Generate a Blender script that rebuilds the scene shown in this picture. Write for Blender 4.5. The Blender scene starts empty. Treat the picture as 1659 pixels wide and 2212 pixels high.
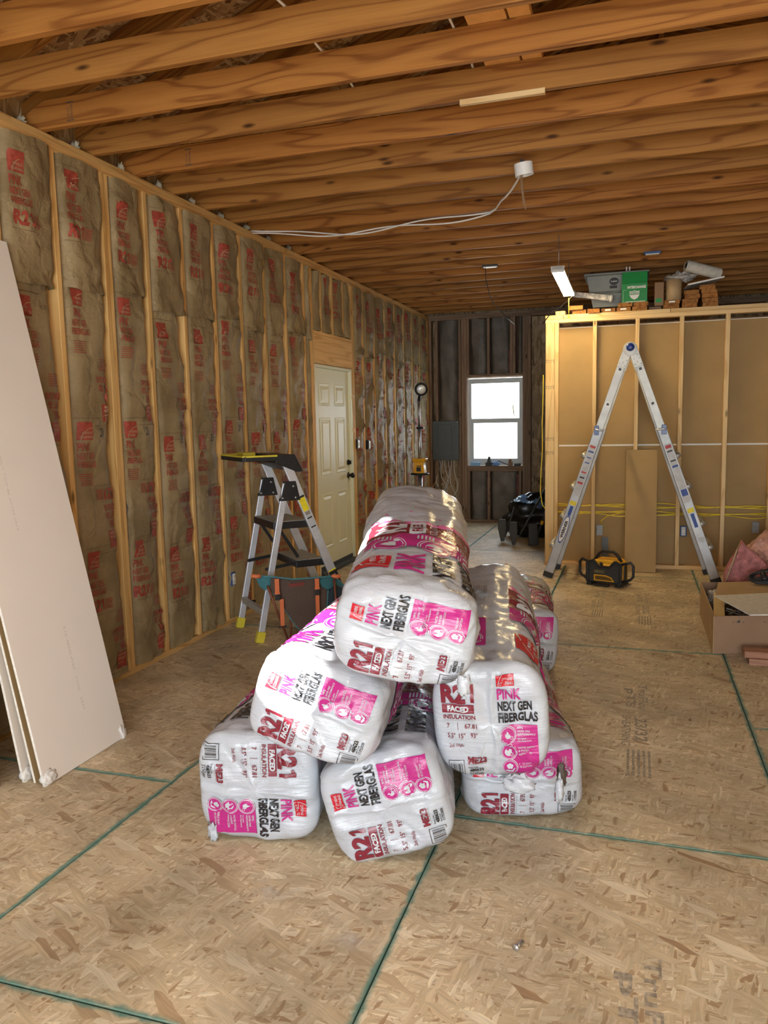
import bpy, bmesh, math, random
import numpy as np
from mathutils import Vector, Matrix, noise
random.seed(7)
D = bpy.data
scene = bpy.context.scene
COL = scene.collection
rad = math.radians

# ------------------------------------------------------------------ camera, world, lights, exposure
cam = D.cameras.new('camera'); cam.sensor_fit = 'HORIZONTAL'; cam.sensor_width = 36.0
cam.lens = 36.0 * 1684.56 / 1659.0; cam.clip_start = 0.05; cam.clip_end = 200
camo = D.objects.new('camera', cam); COL.objects.link(camo)
YAW, PIT, ROL = 0.31159219, -0.11656893, -0.02016262
_f = Vector((-math.sin(YAW)*math.cos(PIT), math.cos(YAW)*math.cos(PIT), math.sin(PIT)))
_r = Vector((math.cos(YAW), math.sin(YAW), 0)); _u = _r.cross(_f)
_r2 = _r*math.cos(ROL) + _u*math.sin(ROL); _u2 = -_r*math.sin(ROL) + _u*math.cos(ROL)
M = Matrix.Identity(4)
for i in range(3):
    M[i][0] = _r2[i]; M[i][1] = _u2[i]; M[i][2] = -_f[i]
M[2][3] = 1.52
camo.matrix_world = M
scene.camera = camo

w = D.worlds.new('sky'); scene.world = w; w.use_nodes = True
bg = w.node_tree.nodes['Background']; bg.inputs[0].default_value = (0.86, 0.94, 1.0, 1); bg.inputs[1].default_value = 6.0

def area(name, loc, rot, sx, sy, power, col):
    l = D.lights.new(name, 'AREA'); l.shape = 'RECTANGLE'; l.size = sx; l.size_y = sy
    l.energy = power; l.color = col
    o = D.objects.new(name, l); COL.objects.link(o); o.location = loc; o.rotation_euler = rot
    return o
# daylight entering by the open garage door behind the camera
area('daylight_door', (0.2, -2.65, 1.30), (rad(66), 0, 0), 3.6, 2.2, 150, (0.88, 0.95, 1.0))
# daylight entering by the far window
area('daylight_window', (-1.94, 11.33, 1.46), (rad(-90), 0, 0), 0.68, 1.08, 10, (0.72, 0.86, 1.0))
# sun, reaching the bags only through an unseen opening added in the left wall
SUN_DIR = Vector((0.62, 0.62, -0.48)).normalized()
sun = D.lights.new('sun', 'SUN'); sun.energy = 42; sun.angle = rad(0.6); sun.color = (1.0, 0.96, 0.88)
suno = D.objects.new('sun', sun); COL.objects.link(suno)
suno.rotation_euler = SUN_DIR.to_track_quat('-Z', 'Y').to_euler()
scene.view_settings.view_transform = 'Standard'; scene.view_settings.look = 'None'
scene.view_settings.gamma = 1.0; scene.view_settings.use_curve_mapping = False
scene.view_settings.exposure = 0.0
LAMP_COL = (1.0, 0.76, 0.40); LAMP_STR = 70.0; LAMP2_COL = (1.0, 0.90, 0.74); LAMP2_STR = 44.0

# ------------------------------------------------------------------ materials
class NT:
    def __init__(s, name):
        s.m = D.materials.new(name); s.m.use_nodes = True; s.t = s.m.node_tree
        s.b = s.t.nodes['Principled BSDF']
    def n(s, typ, **kw):
        nd = s.t.nodes.new(typ)
        for k, v in kw.items():
            if k.startswith('i_'):
                key = k[2:]; nd.inputs[int(key) if key.isdigit() else key.replace('_', ' ')].default_value = v
            else: setattr(nd, k, v)
        return nd
    def l(s, a, b): s.t.links.new(a, b)
    def math(s, op, a, b=None, clamp=False):
        nd = s.n('ShaderNodeMath', operation=op); nd.use_clamp = clamp
        for i, x in enumerate((a, b)):
            if x is None: continue
            if isinstance(x, (int, float)): nd.inputs[i].default_value = x
            else: s.l(x, nd.inputs[i])
        return nd.outputs[0]
    def vmath(s, op, a, b):
        nd = s.n('ShaderNodeVectorMath', operation=op)
        for i, x in enumerate((a, b)):
            if isinstance(x, tuple): nd.inputs[i].default_value = x
            else: s.l(x, nd.inputs[i])
        return nd.outputs[0]
    def coord(s, scale=(1, 1, 1), rot=(0, 0, 0), loc=(0, 0, 0), src='Object', vec=None):
        if vec is None:
            tc = s.n('ShaderNodeTexCoord'); vec = tc.outputs[src]
        mp = s.n('ShaderNodeMapping'); mp.inputs['Scale'].default_value = scale
        mp.inputs['Rotation'].default_value = rot; mp.inputs['Location'].default_value = loc
        s.l(vec, mp.inputs[0]); return mp.outputs[0]
    def noise(s, vec, scale=5, detail=3, rough=0.5, dist=0.0):
        nd = s.n('ShaderNodeTexNoise'); nd.inputs['Scale'].default_value = scale
        nd.inputs['Detail'].default_value = detail; nd.inputs['Roughness'].default_value = rough
        nd.inputs['Distortion'].default_value = dist
        s.l(vec, nd.inputs['Vector']); return nd
    def ramp(s, fac, stops, interp='LINEAR'):
        nd = s.n('ShaderNodeValToRGB'); e = nd.color_ramp.elements; nd.color_ramp.interpolation = interp
        while len(e) < len(stops): e.new(0.5)
        for i, (p, c) in enumerate(stops):
            e[i].position = p; e[i].color = (c, c, c, 1) if isinstance(c, (int, float)) else (*c, 1)
        s.l(fac, nd.inputs[0]); return nd.outputs[0]
    def mix(s, fac, a, b, mode='MIX'):
        nd = s.n('ShaderNodeMix', data_type='RGBA', blend_type=mode)
        for k, x in ((0, fac), (6, a), (7, b)):
            if isinstance(x, (int, float)): nd.inputs[k].default_value = x
            elif isinstance(x, tuple): nd.inputs[k].default_value = (*x[:3], 1)
            else: s.l(x, nd.inputs[k])
        return nd.outputs[2]
    def bump(s, h, strength=0.3, dist=0.01):
        nd = s.n('ShaderNodeBump'); nd.inputs['Strength'].default_value = strength
        nd.inputs['Distance'].default_value = dist; s.l(h, nd.inputs['Height'])
        s.l(nd.outputs[0], s.b.inputs['Normal']); return nd
    def set(s, **kw):
        for k, v in kw.items():
            key = k.replace('_', ' ')
            if isinstance(v, tuple): s.b.inputs[key].default_value = (*v[:3], 1)
            elif isinstance(v, (int, float)): s.b.inputs[key].default_value = v
            else: s.l(v, s.b.inputs[key])
        return s

def plain(name, col, rough=0.5, metal=0.0, var=0.12, scale=30, bump=0.0, coat=0.0, bscale=None, spec=0.5):
    s = NT(name); v = s.coord()
    n = s.noise(v, scale, 3)
    lo = tuple(c*(1-var) for c in col); hi = tuple(min(1, c*(1+var)) for c in col)
    s.set(Base_Color=s.ramp(n.outputs[0], [(0.3, lo), (0.7, hi)]), Roughness=rough, Metallic=metal, Coat_Weight=coat)
    s.b.inputs['Specular IOR Level'].default_value = spec
    if bump:
        n2 = s.noise(v, bscale or scale*2, 5, 0.65); s.bump(n2.outputs[0], bump, 0.03 if bump > 0.8 else 0.004)
    return s.m

def wood(name, light, dark, rough=0.62, sc=1.0):
    s = NT(name)
    tc = s.n('ShaderNodeTexCoord'); oi = s.n('ShaderNodeObjectInfo')
    off = s.vmath('MULTIPLY', oi.outputs['Random'], (37.0, 11.0, 5.0))
    p = s.vmath('ADD', tc.outputs['Object'], off)
    a = s.coord((0.55*sc, 7*sc, 7*sc), vec=p)
    n1 = s.noise(a, 1.0, 2, 0.5, 0.4)
    # cathedral rings
    k = s.math('MULTIPLY', n1.outputs[0], 46.0)
    rings = s.math('SINE', k)
    rings = s.math('MULTIPLY', s.math('ADD', rings, 1.0), 0.5)
    fib = s.noise(s.coord((3, 160, 160), vec=p), 1.0, 3, 0.6)
    c1 = s.ramp(rings, [(0.0, dark), (0.22, tuple(l*.75+d*.25 for l, d in zip(light, dark))), (1.0, light)])
    c2 = s.mix(0.28, c1, s.ramp(fib.outputs[0], [(0.3, tuple(d*0.8 for d in dark)), (0.7, light)]))
    # knots
    kn = s.n('ShaderNodeTexVoronoi'); kn.inputs['Scale'].default_value = 1.0
    s.l(s.coord((3.4, 11, 11), vec=p), kn.inputs['Vector'])
    kk = s.ramp(kn.outputs['Distance'], [(0.06, 1.0), (0.17, 0.0)])
    sel = s.n('ShaderNodeSeparateColor'); s.l(kn.outputs['Color'], sel.inputs[0])
    kk = s.math('MULTIPLY', kk, s.math('GREATER_THAN', sel.outputs[0], 0.30))
    c3 = s.mix(kk, c2, tuple(d*0.35 for d in dark))
    # board to board variation
    tone = s.ramp(oi.outputs['Random'], [(0, (0.80, 0.78, 0.74)), (0.5, (1, 1, 1)), (1, (1.0, 0.90, 0.80))])
    c4 = s.mix(1.0, c3, tone, 'MULTIPLY')
    s.set(Base_Color=c4, Roughness=rough)
    s.b.inputs['Specular IOR Level'].default_value = 0.25
    s.bump(fib.outputs[0], 0.15, 0.002)
    return s.m

def osb(name, cols, edge=None, dirt=0.0, size=1.0, sat=1.0):
    s = NT(name)
    tc = s.n('ShaderNodeTexCoord'); oi = s.n('ShaderNodeObjectInfo')
    off = s.vmath('MULTIPLY', oi.outputs['Random'], (13.0, 29.0, 3.0))
    p = s.vmath('ADD', tc.outputs['Object'], off)
    wob = s.noise(s.coord((3, 3, 3), vec=p), 2.0, 2)
    p2 = s.vmath('ADD', p, s.vmath('MULTIPLY', wob.outputs['Color'], (0.05, 0.05, 0.05)))
    col = None; hsum = None
    for i, (ang, ax, ay, th) in enumerate([(0.2, 9, 36, 0), (1.3, 8, 30, 0.45), (0.7, 12, 55, 0.5), (2.2, 7, 34, 0.55), (2.8, 10, 48, 0.6), (0.0, 14, 70, 0.62), (1.75, 13, 66, 0.66), (0.45, 6, 24, 0.8)]):
        v = s.n('ShaderNodeTexVoronoi'); v.inputs['Scale'].default_value = 1.0/size
        v.voronoi_dimensions = '3D'
        r_ = s.coord((1, 1, 1), (0, 0, ang), (i*7.3, i*3.1, i*0.31), vec=p2)
        s.l(s.coord((ax, ay, 6), vec=r_), v.inputs['Vector'])
        sep = s.n('ShaderNodeSeparateColor'); s.l(v.outputs['Color'], sep.inputs[0])
        c = s.ramp(sep.outputs[1], [(0.0, cols[0]), (0.12, cols[1]), (0.45, cols[2]), (0.8, cols[3]), (1.0, cols[4])])
        f = s.noise(s.coord((8, 150, 8), vec=r_), 1.0, 2)
        c = s.mix(1.0, c, s.ramp(f.outputs[0], [(0.3, 0.82), (0.7, 1.08)]), 'MULTIPLY')
        if col is None: col = c; hsum = sep.outputs[1]
        else:
            m = s.math('GREATER_THAN', sep.outputs[0], th)
            col = s.mix(m, col, c)
            hsum = s.math('ADD', s.math('MULTIPLY', hsum, s.math('SUBTRACT', 1.0, m)), s.math('MULTIPLY', sep.outputs[1], m))
    if dirt:
        dn = s.noise(s.coord((1, 1, 1), vec=tc.outputs['Object']), 1.7, 6, 0.62)
        col = s.mix(1.0, col, s.ramp(dn.outputs[0], [(0.36, 1-dirt), (0.58, 1.03)]), 'MULTIPLY')
        sp = s.noise(s.coord((1, 1, 1), vec=p), 14, 4, 0.6)
        col = s.mix(s.ramp(sp.outputs[0], [(0.73, 0.0), (0.80, 0.45)]), col, (0.12, 0.08, 0.05))
    if edge:
        sx = s.n('ShaderNodeSeparateXYZ'); s.l(tc.outputs['Object'], sx.inputs[0])
        hx, hy = edge
        en = s.noise(s.coord((1, 1, 1), vec=p), 18, 3)
        ex = s.math('SUBTRACT', hx, s.math('ABSOLUTE', sx.outputs[0]))
        ey = s.math('SUBTRACT', hy, s.math('ABSOLUTE', sx.outputs[1]))
        e = s.math('MINIMUM', ex, ey)
        e = s.math('SUBTRACT', e, s.math('MULTIPLY', s.math('SUBTRACT', en.outputs[0], 0.42), 0.035))
        col = s.mix(s.ramp(e, [(0.000, 0.9), (0.014, 0.0)]), col, (0.10, 0.24, 0.20))
    s.set(Base_Color=col, Roughness=0.55)
    s.b.inputs['Specular IOR Level'].default_value = 0.35
    s.bump(hsum, 0.25, 0.002)
    return s.m

M_JOIST = wood('joist_fir', (0.43, 0.195, 0.046), (0.21, 0.074, 0.014))
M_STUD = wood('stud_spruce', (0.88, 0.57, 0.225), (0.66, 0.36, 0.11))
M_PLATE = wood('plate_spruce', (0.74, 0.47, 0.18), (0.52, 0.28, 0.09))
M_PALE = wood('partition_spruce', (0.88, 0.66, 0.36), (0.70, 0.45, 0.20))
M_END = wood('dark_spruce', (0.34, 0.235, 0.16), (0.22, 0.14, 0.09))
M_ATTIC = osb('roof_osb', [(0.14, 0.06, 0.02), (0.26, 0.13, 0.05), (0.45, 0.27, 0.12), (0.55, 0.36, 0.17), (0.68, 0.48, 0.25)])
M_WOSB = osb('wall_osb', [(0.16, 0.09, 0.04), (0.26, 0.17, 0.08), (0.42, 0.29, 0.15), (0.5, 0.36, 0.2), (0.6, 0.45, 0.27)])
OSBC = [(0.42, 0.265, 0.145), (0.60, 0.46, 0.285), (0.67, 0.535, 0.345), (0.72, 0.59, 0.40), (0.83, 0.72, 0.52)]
_fl = {}
def floor_mat(hx, hy):
    k = (round(hx, 3), round(hy, 3))
    if k not in _fl: _fl[k] = osb('floor_osb', OSBC, edge=(hx, hy), dirt=0.38, size=0.72)
    return _fl[k]

def kraft():
    s = NT('kraft_paper'); tc = s.n('ShaderNodeTexCoord'); oi = s.n('ShaderNodeObjectInfo')
    off = s.vmath('MULTIPLY', oi.outputs['Random'], (13.0, 29.0, 3.0))
    p = s.vmath('ADD', tc.outputs['Object'], off)
    n1 = s.noise(s.coord((1, 1, 1), vec=p), 3.5, 5, 0.6)
    n2 = s.noise(s.coord((1, 60, 90), vec=p), 1.0, 3, 0.7)
    c = s.ramp(n1.outputs[0], [(0.3, (0.215, 0.152, 0.070)), (0.7, (0.39, 0.295, 0.155))])
    c = s.mix(s.ramp(n2.outputs[0], [(0.55, 0.0), (0.75, 0.45)]), c, (0.17, 0.12, 0.065))
    s.set(Base_Color=c, Roughness=0.56); s.b.inputs['Specular IOR Level'].default_value = 0.35
    v = s.n('ShaderNodeTexVoronoi', feature='DISTANCE_TO_EDGE'); v.inputs['Scale'].default_value = 5.0
    d = s.vmath('ADD', p, s.vmath('MULTIPLY', n1.outputs['Color'], (0.3, 0.3, 0.3)))
    s.l(s.coord((1, 1, 0.8), vec=d), v.inputs['Vector'])
    h = s.math('ADD', s.math('MINIMUM', v.outputs['Distance'], 0.15), s.math('MULTIPLY', n1.outputs[0], 0.5))
    s.bump(h, 0.85, 0.035)
    return s.m
M_KRAFT = kraft()
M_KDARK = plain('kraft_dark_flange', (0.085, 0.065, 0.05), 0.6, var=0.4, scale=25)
M_FLUFF = plain('pink_fibreglass', (0.72, 0.30, 0.29), 0.95, var=0.3, scale=18, bump=0.9, bscale=60, spec=0.1)
M_FLUFF2 = plain('pale_pink_fibreglass', (0.86, 0.50, 0.40), 0.95, var=0.22, scale=12, bump=0.9, bscale=45, spec=0.1)
M_REDINK = plain('red_ink', (0.34, 0.055, 0.032), 0.6, var=0.3, scale=40)
M_INKLINE = plain('faint_brown_ink', (0.16, 0.09, 0.045), 0.6, var=0.3)
M_KLOGO = plain('kraft_logo_line', (0.42, 0.26, 0.15), 0.6)
M_BLUEINK = plain('stamp_ink', (0.06, 0.06, 0.055), 0.7)
M_DRY = plain('drywall_paper', (0.80, 0.74, 0.665), 0.75, var=0.02, scale=3, bump=0.03, bscale=300, spec=0.25)
M_DRYB = plain('drywall_back_brown', (0.40, 0.27, 0.125), 0.8, var=0.06, scale=4, bump=0.05, bscale=200, spec=0.2)
M_GYP = plain('gypsum_edge', (0.78, 0.76, 0.72), 0.9, var=0.12, scale=60, bump=0.3)
M_DOOR = plain('door_cream_paint', (0.79, 0.79, 0.60), 0.42, var=0.015, scale=3)
M_BLACK = plain('black_plastic', (0.015, 0.016, 0.018), 0.42, var=0.2)
M_BRONZE = plain('dark_bronze', (0.02, 0.018, 0.016), 0.3, metal=0.6)
M_ALU = plain('aluminium', (0.74, 0.78, 0.84), 0.42, metal=0.55, var=0.08, scale=12)
M_ALUD = plain('dull_aluminium', (0.52, 0.52, 0.49), 0.5, metal=0.55, var=0.12, scale=9)
M_ALUO = plain('worn_aluminium', (0.44, 0.45, 0.45), 0.5, metal=0.6, var=0.15, scale=10)
M_YEL = plain('yellow_plastic', (0.80, 0.42, 0.02), 0.4, var=0.05)
M_YELP = plain('pale_yellow_plastic', (0.75, 0.62, 0.05), 0.45, var=0.05)
M_GREY = plain('grey_plastic', (0.30, 0.31, 0.30), 0.5, var=0.06)
M_CHAR = plain('charcoal_plastic', (0.035, 0.037, 0.038), 0.5, var=0.12)
M_PANELG = plain('panel_grey_steel', (0.10, 0.115, 0.12), 0.4, metal=0.3, var=0.06)
M_WHITE = plain('white_plastic', (0.82, 0.82, 0.80), 0.35, var=0.02)
M_VINYL = plain('window_vinyl', (0.70, 0.76, 0.78), 0.4, var=0.02)
M_CARD = plain('cardboard', (0.29, 0.185, 0.115), 0.8, var=0.06, scale=6, spec=0.2)
M_CARDL = plain('cardboard_inside', (0.47, 0.33, 0.18), 0.8, var=0.06, scale=6, spec=0.2)
M_BLUEB = plain('blue_box_plastic', (0.03, 0.09, 0.28), 0.4)
M_GREYB = plain('grey_box_plastic', (0.30, 0.33, 0.36), 0.45)
M_YCAB = plain('yellow_cable', (0.78, 0.60, 0.05), 0.45, var=0.05)
M_WCAB = plain('white_cable', (0.80, 0.78, 0.74), 0.45, var=0.03)
M_TEAL = plain('teal_fabric', (0.05, 0.19, 0.22), 0.85, var=0.15, scale=80)
M_BROWNF = plain('brown_fabric', (0.125, 0.085, 0.065), 0.9, var=0.15, scale=120)
M_ORANGE = plain('orange_webbing', (0.85, 0.23, 0.09), 0.7, var=0.08, scale=200)
M_RUST = plain('rust_tube', (0.22, 0.07, 0.035), 0.45, metal=0.3)
M_GREEN = plain('green_card', (0.01, 0.26, 0.06), 0.5, var=0.04)
M_TOTE = plain('grey_tote', (0.22, 0.235, 0.22), 0.5, var=0.05)
M_BLUEP = plain('blue_film', (0.22, 0.42, 0.80), 0.35, var=0.2, scale=9)
M_BLKBAG = plain('black_film', (0.008, 0.009, 0.010), 0.3, var=0.3)
M_BLUE = plain('blue_knob', (0.015, 0.04, 0.22), 0.3)
M_LBL = plain('label_grey', (0.55, 0.56, 0.56), 0.5)
M_LRED = plain('label_red', (0.5, 0.03, 0.03), 0.5)
M_LBLK = plain('label_black', (0.02, 0.02, 0.025), 0.5)
M_LBLUE = plain('label_blue', (0.02, 0.07, 0.33), 0.5)
M_LYEL = plain('label_yellow', (0.85, 0.70, 0.02), 0.5)
M_TREAD = plain('grey_tread', (0.33, 0.31, 0.27), 0.8, var=0.15)
M_FOAM = plain('spray_foam', (0.72, 0.68, 0.52), 0.8, var=0.1, bump=0.5)
M_STEEL = plain('galvanised_steel', (0.55, 0.56, 0.58), 0.35, metal=0.9)
M_DIRT = plain('ground_dust', (0.62, 0.58, 0.5), 0.9, var=0.1, scale=2)
M_WSTAMP = plain('stamp_grey_ink', (0.36, 0.30, 0.225), 0.8, var=0.45, scale=60)
M_PAPERT = plain('brown_paper_roll', (0.52, 0.37, 0.2), 0.7, var=0.05)
M_TAPEW = plain('white_edge_tape', (0.80, 0.80, 0.78), 0.6, var=0.03)
M_LCD = plain('display_glass', (0.16, 0.18, 0.14), 0.15, var=0.03)
M_BORANGE = plain('orange_wood_block', (0.80, 0.42, 0.13), 0.6, var=0.1, scale=20)
M_NOTEY = plain('lid_yellow', (0.70, 0.5, 0.22), 0.5)

def film(name, col, rough=0.27, tint=None):
    s = NT(name); v = s.coord()
    n1 = s.noise(s.coord((3, 3, 34), vec=v), 1.0, 4, 0.6)
    n2 = s.noise(s.coord((9, 9, 9), vec=v), 1.0, 5, 0.65, 0.6)
    h = s.math('ADD', s.math('MULTIPLY', n1.outputs[0], 1.0), s.math('MULTIPLY', n2.outputs[0], 0.9))
    c = col if tint is None else s.ramp(n2.outputs[0], [(0.35, tint), (0.6, col)])
    s.set(Base_Color=c, Roughness=rough, Coat_Weight=0.15, Coat_Roughness=0.12)
    s.bump(h, 0.55, 0.012)
    return s.m
M_FILM = film('white_film', (0.49, 0.53, 0.585), tint=(0.47, 0.49, 0.55))
M_FMAG = film('magenta_print', (0.46, 0.022, 0.21))
M_FMAR = film('maroon_print', (0.20, 0.018, 0.035))
M_FRED = film('red_print', (0.50, 0.012, 0.028))
M_FBLK = film('black_print', (0.012, 0.012, 0.016))
M_FGRY = film('grey_fineprint', (0.30, 0.28, 0.28))
M_FWHT = film('white_print', (0.54, 0.58, 0.63))
M_FPNK = film('pink_splash_print', (0.74, 0.16, 0.40))
PRN = dict(mag=M_FMAG, mar=M_FMAR, red=M_FRED, blk=M_FBLK, gry=M_FGRY, wht=M_FWHT, pnk=M_FPNK)

def clear_film(name='clear_plastic'):
    s = NT(name); v = s.coord(); n = s.noise(v, 22, 4, 0.6)
    s.set(Base_Color=(0.85, 0.83, 0.80), Roughness=0.15, Alpha=s.ramp(n.outputs[0], [(0.35, 0.25), (0.7, 0.85)]))
    s.bump(n.outputs[0], 0.8, 0.02); return s.m
M_CLEAR = clear_film()
def glass():
    s = NT('window_glass'); s.set(Base_Color=(1, 1, 1), Roughness=0.02, Transmission_Weight=1.0, IOR=1.02)
    n = s.noise(s.coord(), 4, 3); s.set(Roughness=s.ramp(n.outputs[0], [(0.4, 0.01), (0.8, 0.04)])); return s.m
M_GLASS = glass()
def emit(name, col, st):
    s = NT(name); s.set(Base_Color=col, Emission_Color=col, Emission_Strength=st); return s.m
M_LAMP = emit('lit_diffuser', LAMP_COL, LAMP_STR); M_LAMP2 = emit('lit_diffuser_neutral', LAMP2_COL, LAMP2_STR)

# ------------------------------------------------------------------ mesh helpers
class MB:
    def __init__(s): s.v = []; s.f = []; s.mi = []; s.sm = []
    def add(s, vs, fs, mi=0, smooth=False):
        o = len(s.v); s.v += [tuple(x) for x in vs]
        for f in fs: s.f.append(tuple(o+i for i in f)); s.mi.append(mi); s.sm.append(smooth)
        return s
    def box(s, a, b, mi=0, mat=None):
        (x0, y0, z0), (x1, y1, z1) = a, b
        vs = [Vector(p) for p in ((x0,y0,z0),(x1,y0,z0),(x1,y1,z0),(x0,y1,z0),(x0,y0,z1),(x1,y0,z1),(x1,y1,z1),(x0,y1,z1))]
        if mat is not None: vs = [mat @ p for p in vs]
        return s.add(vs, [(0,3,2,1),(4,5,6,7),(0,1,5,4),(1,2,6,5),(2,3,7,6),(3,0,4,7)], mi)
    def bar(s, p, q, w, h, mi=0, up=(0, 0, 1), ext=0):
        p = Vector(p); q = Vector(q); d = (q-p).normalized(); p = p-d*ext; q = q+d*ext
        side = d.cross(Vector(up)).normalized(); u = side.cross(d).normalized()
        vs = []
        for c in (p, q):
            for a, b in ((-1,-1),(1,-1),(1,1),(-1,1)): vs.append(c+side*a*w/2+u*b*h/2)
        return s.add(vs, [(0,1,2,3),(7,6,5,4),(0,4,5,1),(1,5,6,2),(2,6,7,3),(3,7,4,0)], mi)
    def tube(s, pts, r, n=8, mi=0, caps=True, closed=False):
        pts = [Vector(p) for p in pts]; rs = r if isinstance(r, (list, tuple)) else [r]*len(pts)
        vs = []; prev = None
        N = len(pts)
        for i, p in enumerate(pts):
            if closed: d = (pts[(i+1) % N]-pts[i-1]).normalized()
            else: d = ((pts[i+1] if i < N-1 else p)-(pts[i-1] if i else p)).normalized()
            if prev is None:
                a = Vector((0, 0, 1)) if abs(d.z) < 0.9 else Vector((1, 0, 0)); x = d.cross(a).normalized()
            else: x = (prev-d*prev.dot(d)).normalized()
            prev = x; y = d.cross(x)
            for k in range(n):
                t = 2*math.pi*k/n; vs.append(p+(x*math.cos(t)+y*math.sin(t))*rs[i])
        fs = []
        for i in range(N if closed else N-1):
            j = (i+1) % N
            for k in range(n): fs.append((i*n+k, i*n+(k+1) % n, j*n+(k+1) % n, j*n+k))
        if caps and not closed: fs += [tuple(reversed(range(n))), tuple((N-1)*n+k for k in range(n))]
        return s.add(vs, fs, mi, True)
    def cyl(s, p, q, r, n=16, mi=0, r2=None): return s.tube([p, q], [r, r if r2 is None else r2], n, mi)
    def prism(s, pts, axis_mat, t0, t1, mi=0):
        n = len(pts); vs = [axis_mat @ Vector((x, y, t0)) for x, y in pts]+[axis_mat @ Vector((x, y, t1)) for x, y in pts]
        fs = [tuple(reversed(range(n))), tuple(range(n, 2*n))]+[(i, (i+1) % n, n+(i+1) % n, n+i) for i in range(n)]
        return s.add(vs, fs, mi)
    def blob(s, c, r, sc=(1, 1, 1), amp=0.25, fr=3.0, seed=0, nu=20, nv=14, mi=0):
        c = Vector(c); vs = []; fs = []
        for j in range(nv+1):
            ph = math.pi*j/nv
            for i in range(nu):
                t = 2*math.pi*i/nu
                d = Vector((math.sin(ph)*math.cos(t), math.sin(ph)*math.sin(t), math.cos(ph)))
                k = 1+amp*noise.noise(d*fr+Vector((seed*3.1, seed, 0)))*2
                vs.append(c+Vector((d.x*sc[0], d.y*sc[1], d.z*sc[2]))*r*k)
        for j in range(nv):
            for i in range(nu): fs.append((j*nu+i, (j+1)*nu+i, (j+1)*nu+(i+1) % nu, j*nu+(i+1) % nu))
        return s.add(vs, fs, mi, True)
    def mesh(s, name):
        me = D.meshes.new(name); me.from_pydata(s.v, [], s.f)
        me.polygons.foreach_set('material_index', s.mi); me.polygons.foreach_set('use_smooth', s.sm)
        me.validate(); me.update(); return me
    def build(s, name, mats, parent=None, loc=(0, 0, 0), rot=None, bevel=0):
        me = s.mesh(name)
        for m in (mats if isinstance(mats, (list, tuple)) else [mats]): me.materials.append(m)
        return link(name, me, parent, loc, rot, bevel)
def link(name, me, parent=None, loc=(0, 0, 0), rot=None, bevel=0):
    o = D.objects.new(name, me); COL.objects.link(o); o.location = loc
    if rot is not None: o.rotation_euler = rot
    if parent is not None: o.parent = parent
    if bevel:
        b = o.modifiers.new('bevel', 'BEVEL'); b.width = bevel; b.segments = 2; b.limit_method = 'ANGLE'; b.angle_limit = rad(40)
    return o
def tag(o, label, cat, group=None):
    o['label'] = label; o['category'] = cat
    if group: o['group'] = group
    return o
def empty(name, loc=(0, 0, 0), rot=(0, 0, 0)):
    o = D.objects.new(name, None); COL.objects.link(o); o.location = loc; o.rotation_euler = rot
    o.empty_display_size = 0.1; return o
def struct(name, loc=(0, 0, 0)):
    o = empty(name, loc); o['kind'] = 'structure'; return o
def frame(xa, ya, o):   # matrix with local x, y axes and origin
    xa = Vector(xa).normalized(); ya = Vector(ya); za = xa.cross(ya).normalized(); ya = za.cross(xa)
    m = Matrix.Identity(4)
    for i in range(3): m[i][0] = xa[i]; m[i][1] = ya[i]; m[i][2] = za[i]; m[i][3] = Vector(o)[i]
    return m

_lum = {}
def lumber(p, q, w, h, mat, name, parent, up=(0, 0, 1)):
    """a board from p to q; w across, h along up; own origin at the middle, length along local x"""
    p = Vector(p); q = Vector(q); L = (q-p).length
    k = (round(L, 3), w, h, mat.name)
    if k not in _lum:
        m = MB(); nx = max(1, int(L/1.2))
        e = 0.003
        prof = [(-w/2+e, -h/2), (w/2-e, -h/2), (w/2, -h/2+e), (w/2, h/2-e), (w/2-e, h/2), (-w/2+e, h/2), (-w/2, h/2-e), (-w/2, -h/2+e)]
        vs = []; fs = []
        for i in (0, 1):
            for (a, b) in prof: vs.append((-L/2+i*L, a, b))
        fs = [tuple(reversed(range(8))), tuple(range(8, 16))]+[(j, (j+1) % 8, 8+(j+1) % 8, 8+j) for j in range(8)]
        m.add(vs, fs); me = m.mesh(name); me.materials.append(mat); _lum[k] = me
    o = link(name, _lum[k], parent)
    d = (q-p).normalized(); sd = Vector(up).cross(d).normalized(); u = d.cross(sd)
    mt = Matrix.Identity(4)
    for i in range(3): mt[i][0] = d[i]; mt[i][1] = sd[i]; mt[i][2] = u[i]; mt[i][3] = ((p+q)/2)[i]
    o.matrix_basis = mt
    return o

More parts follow.
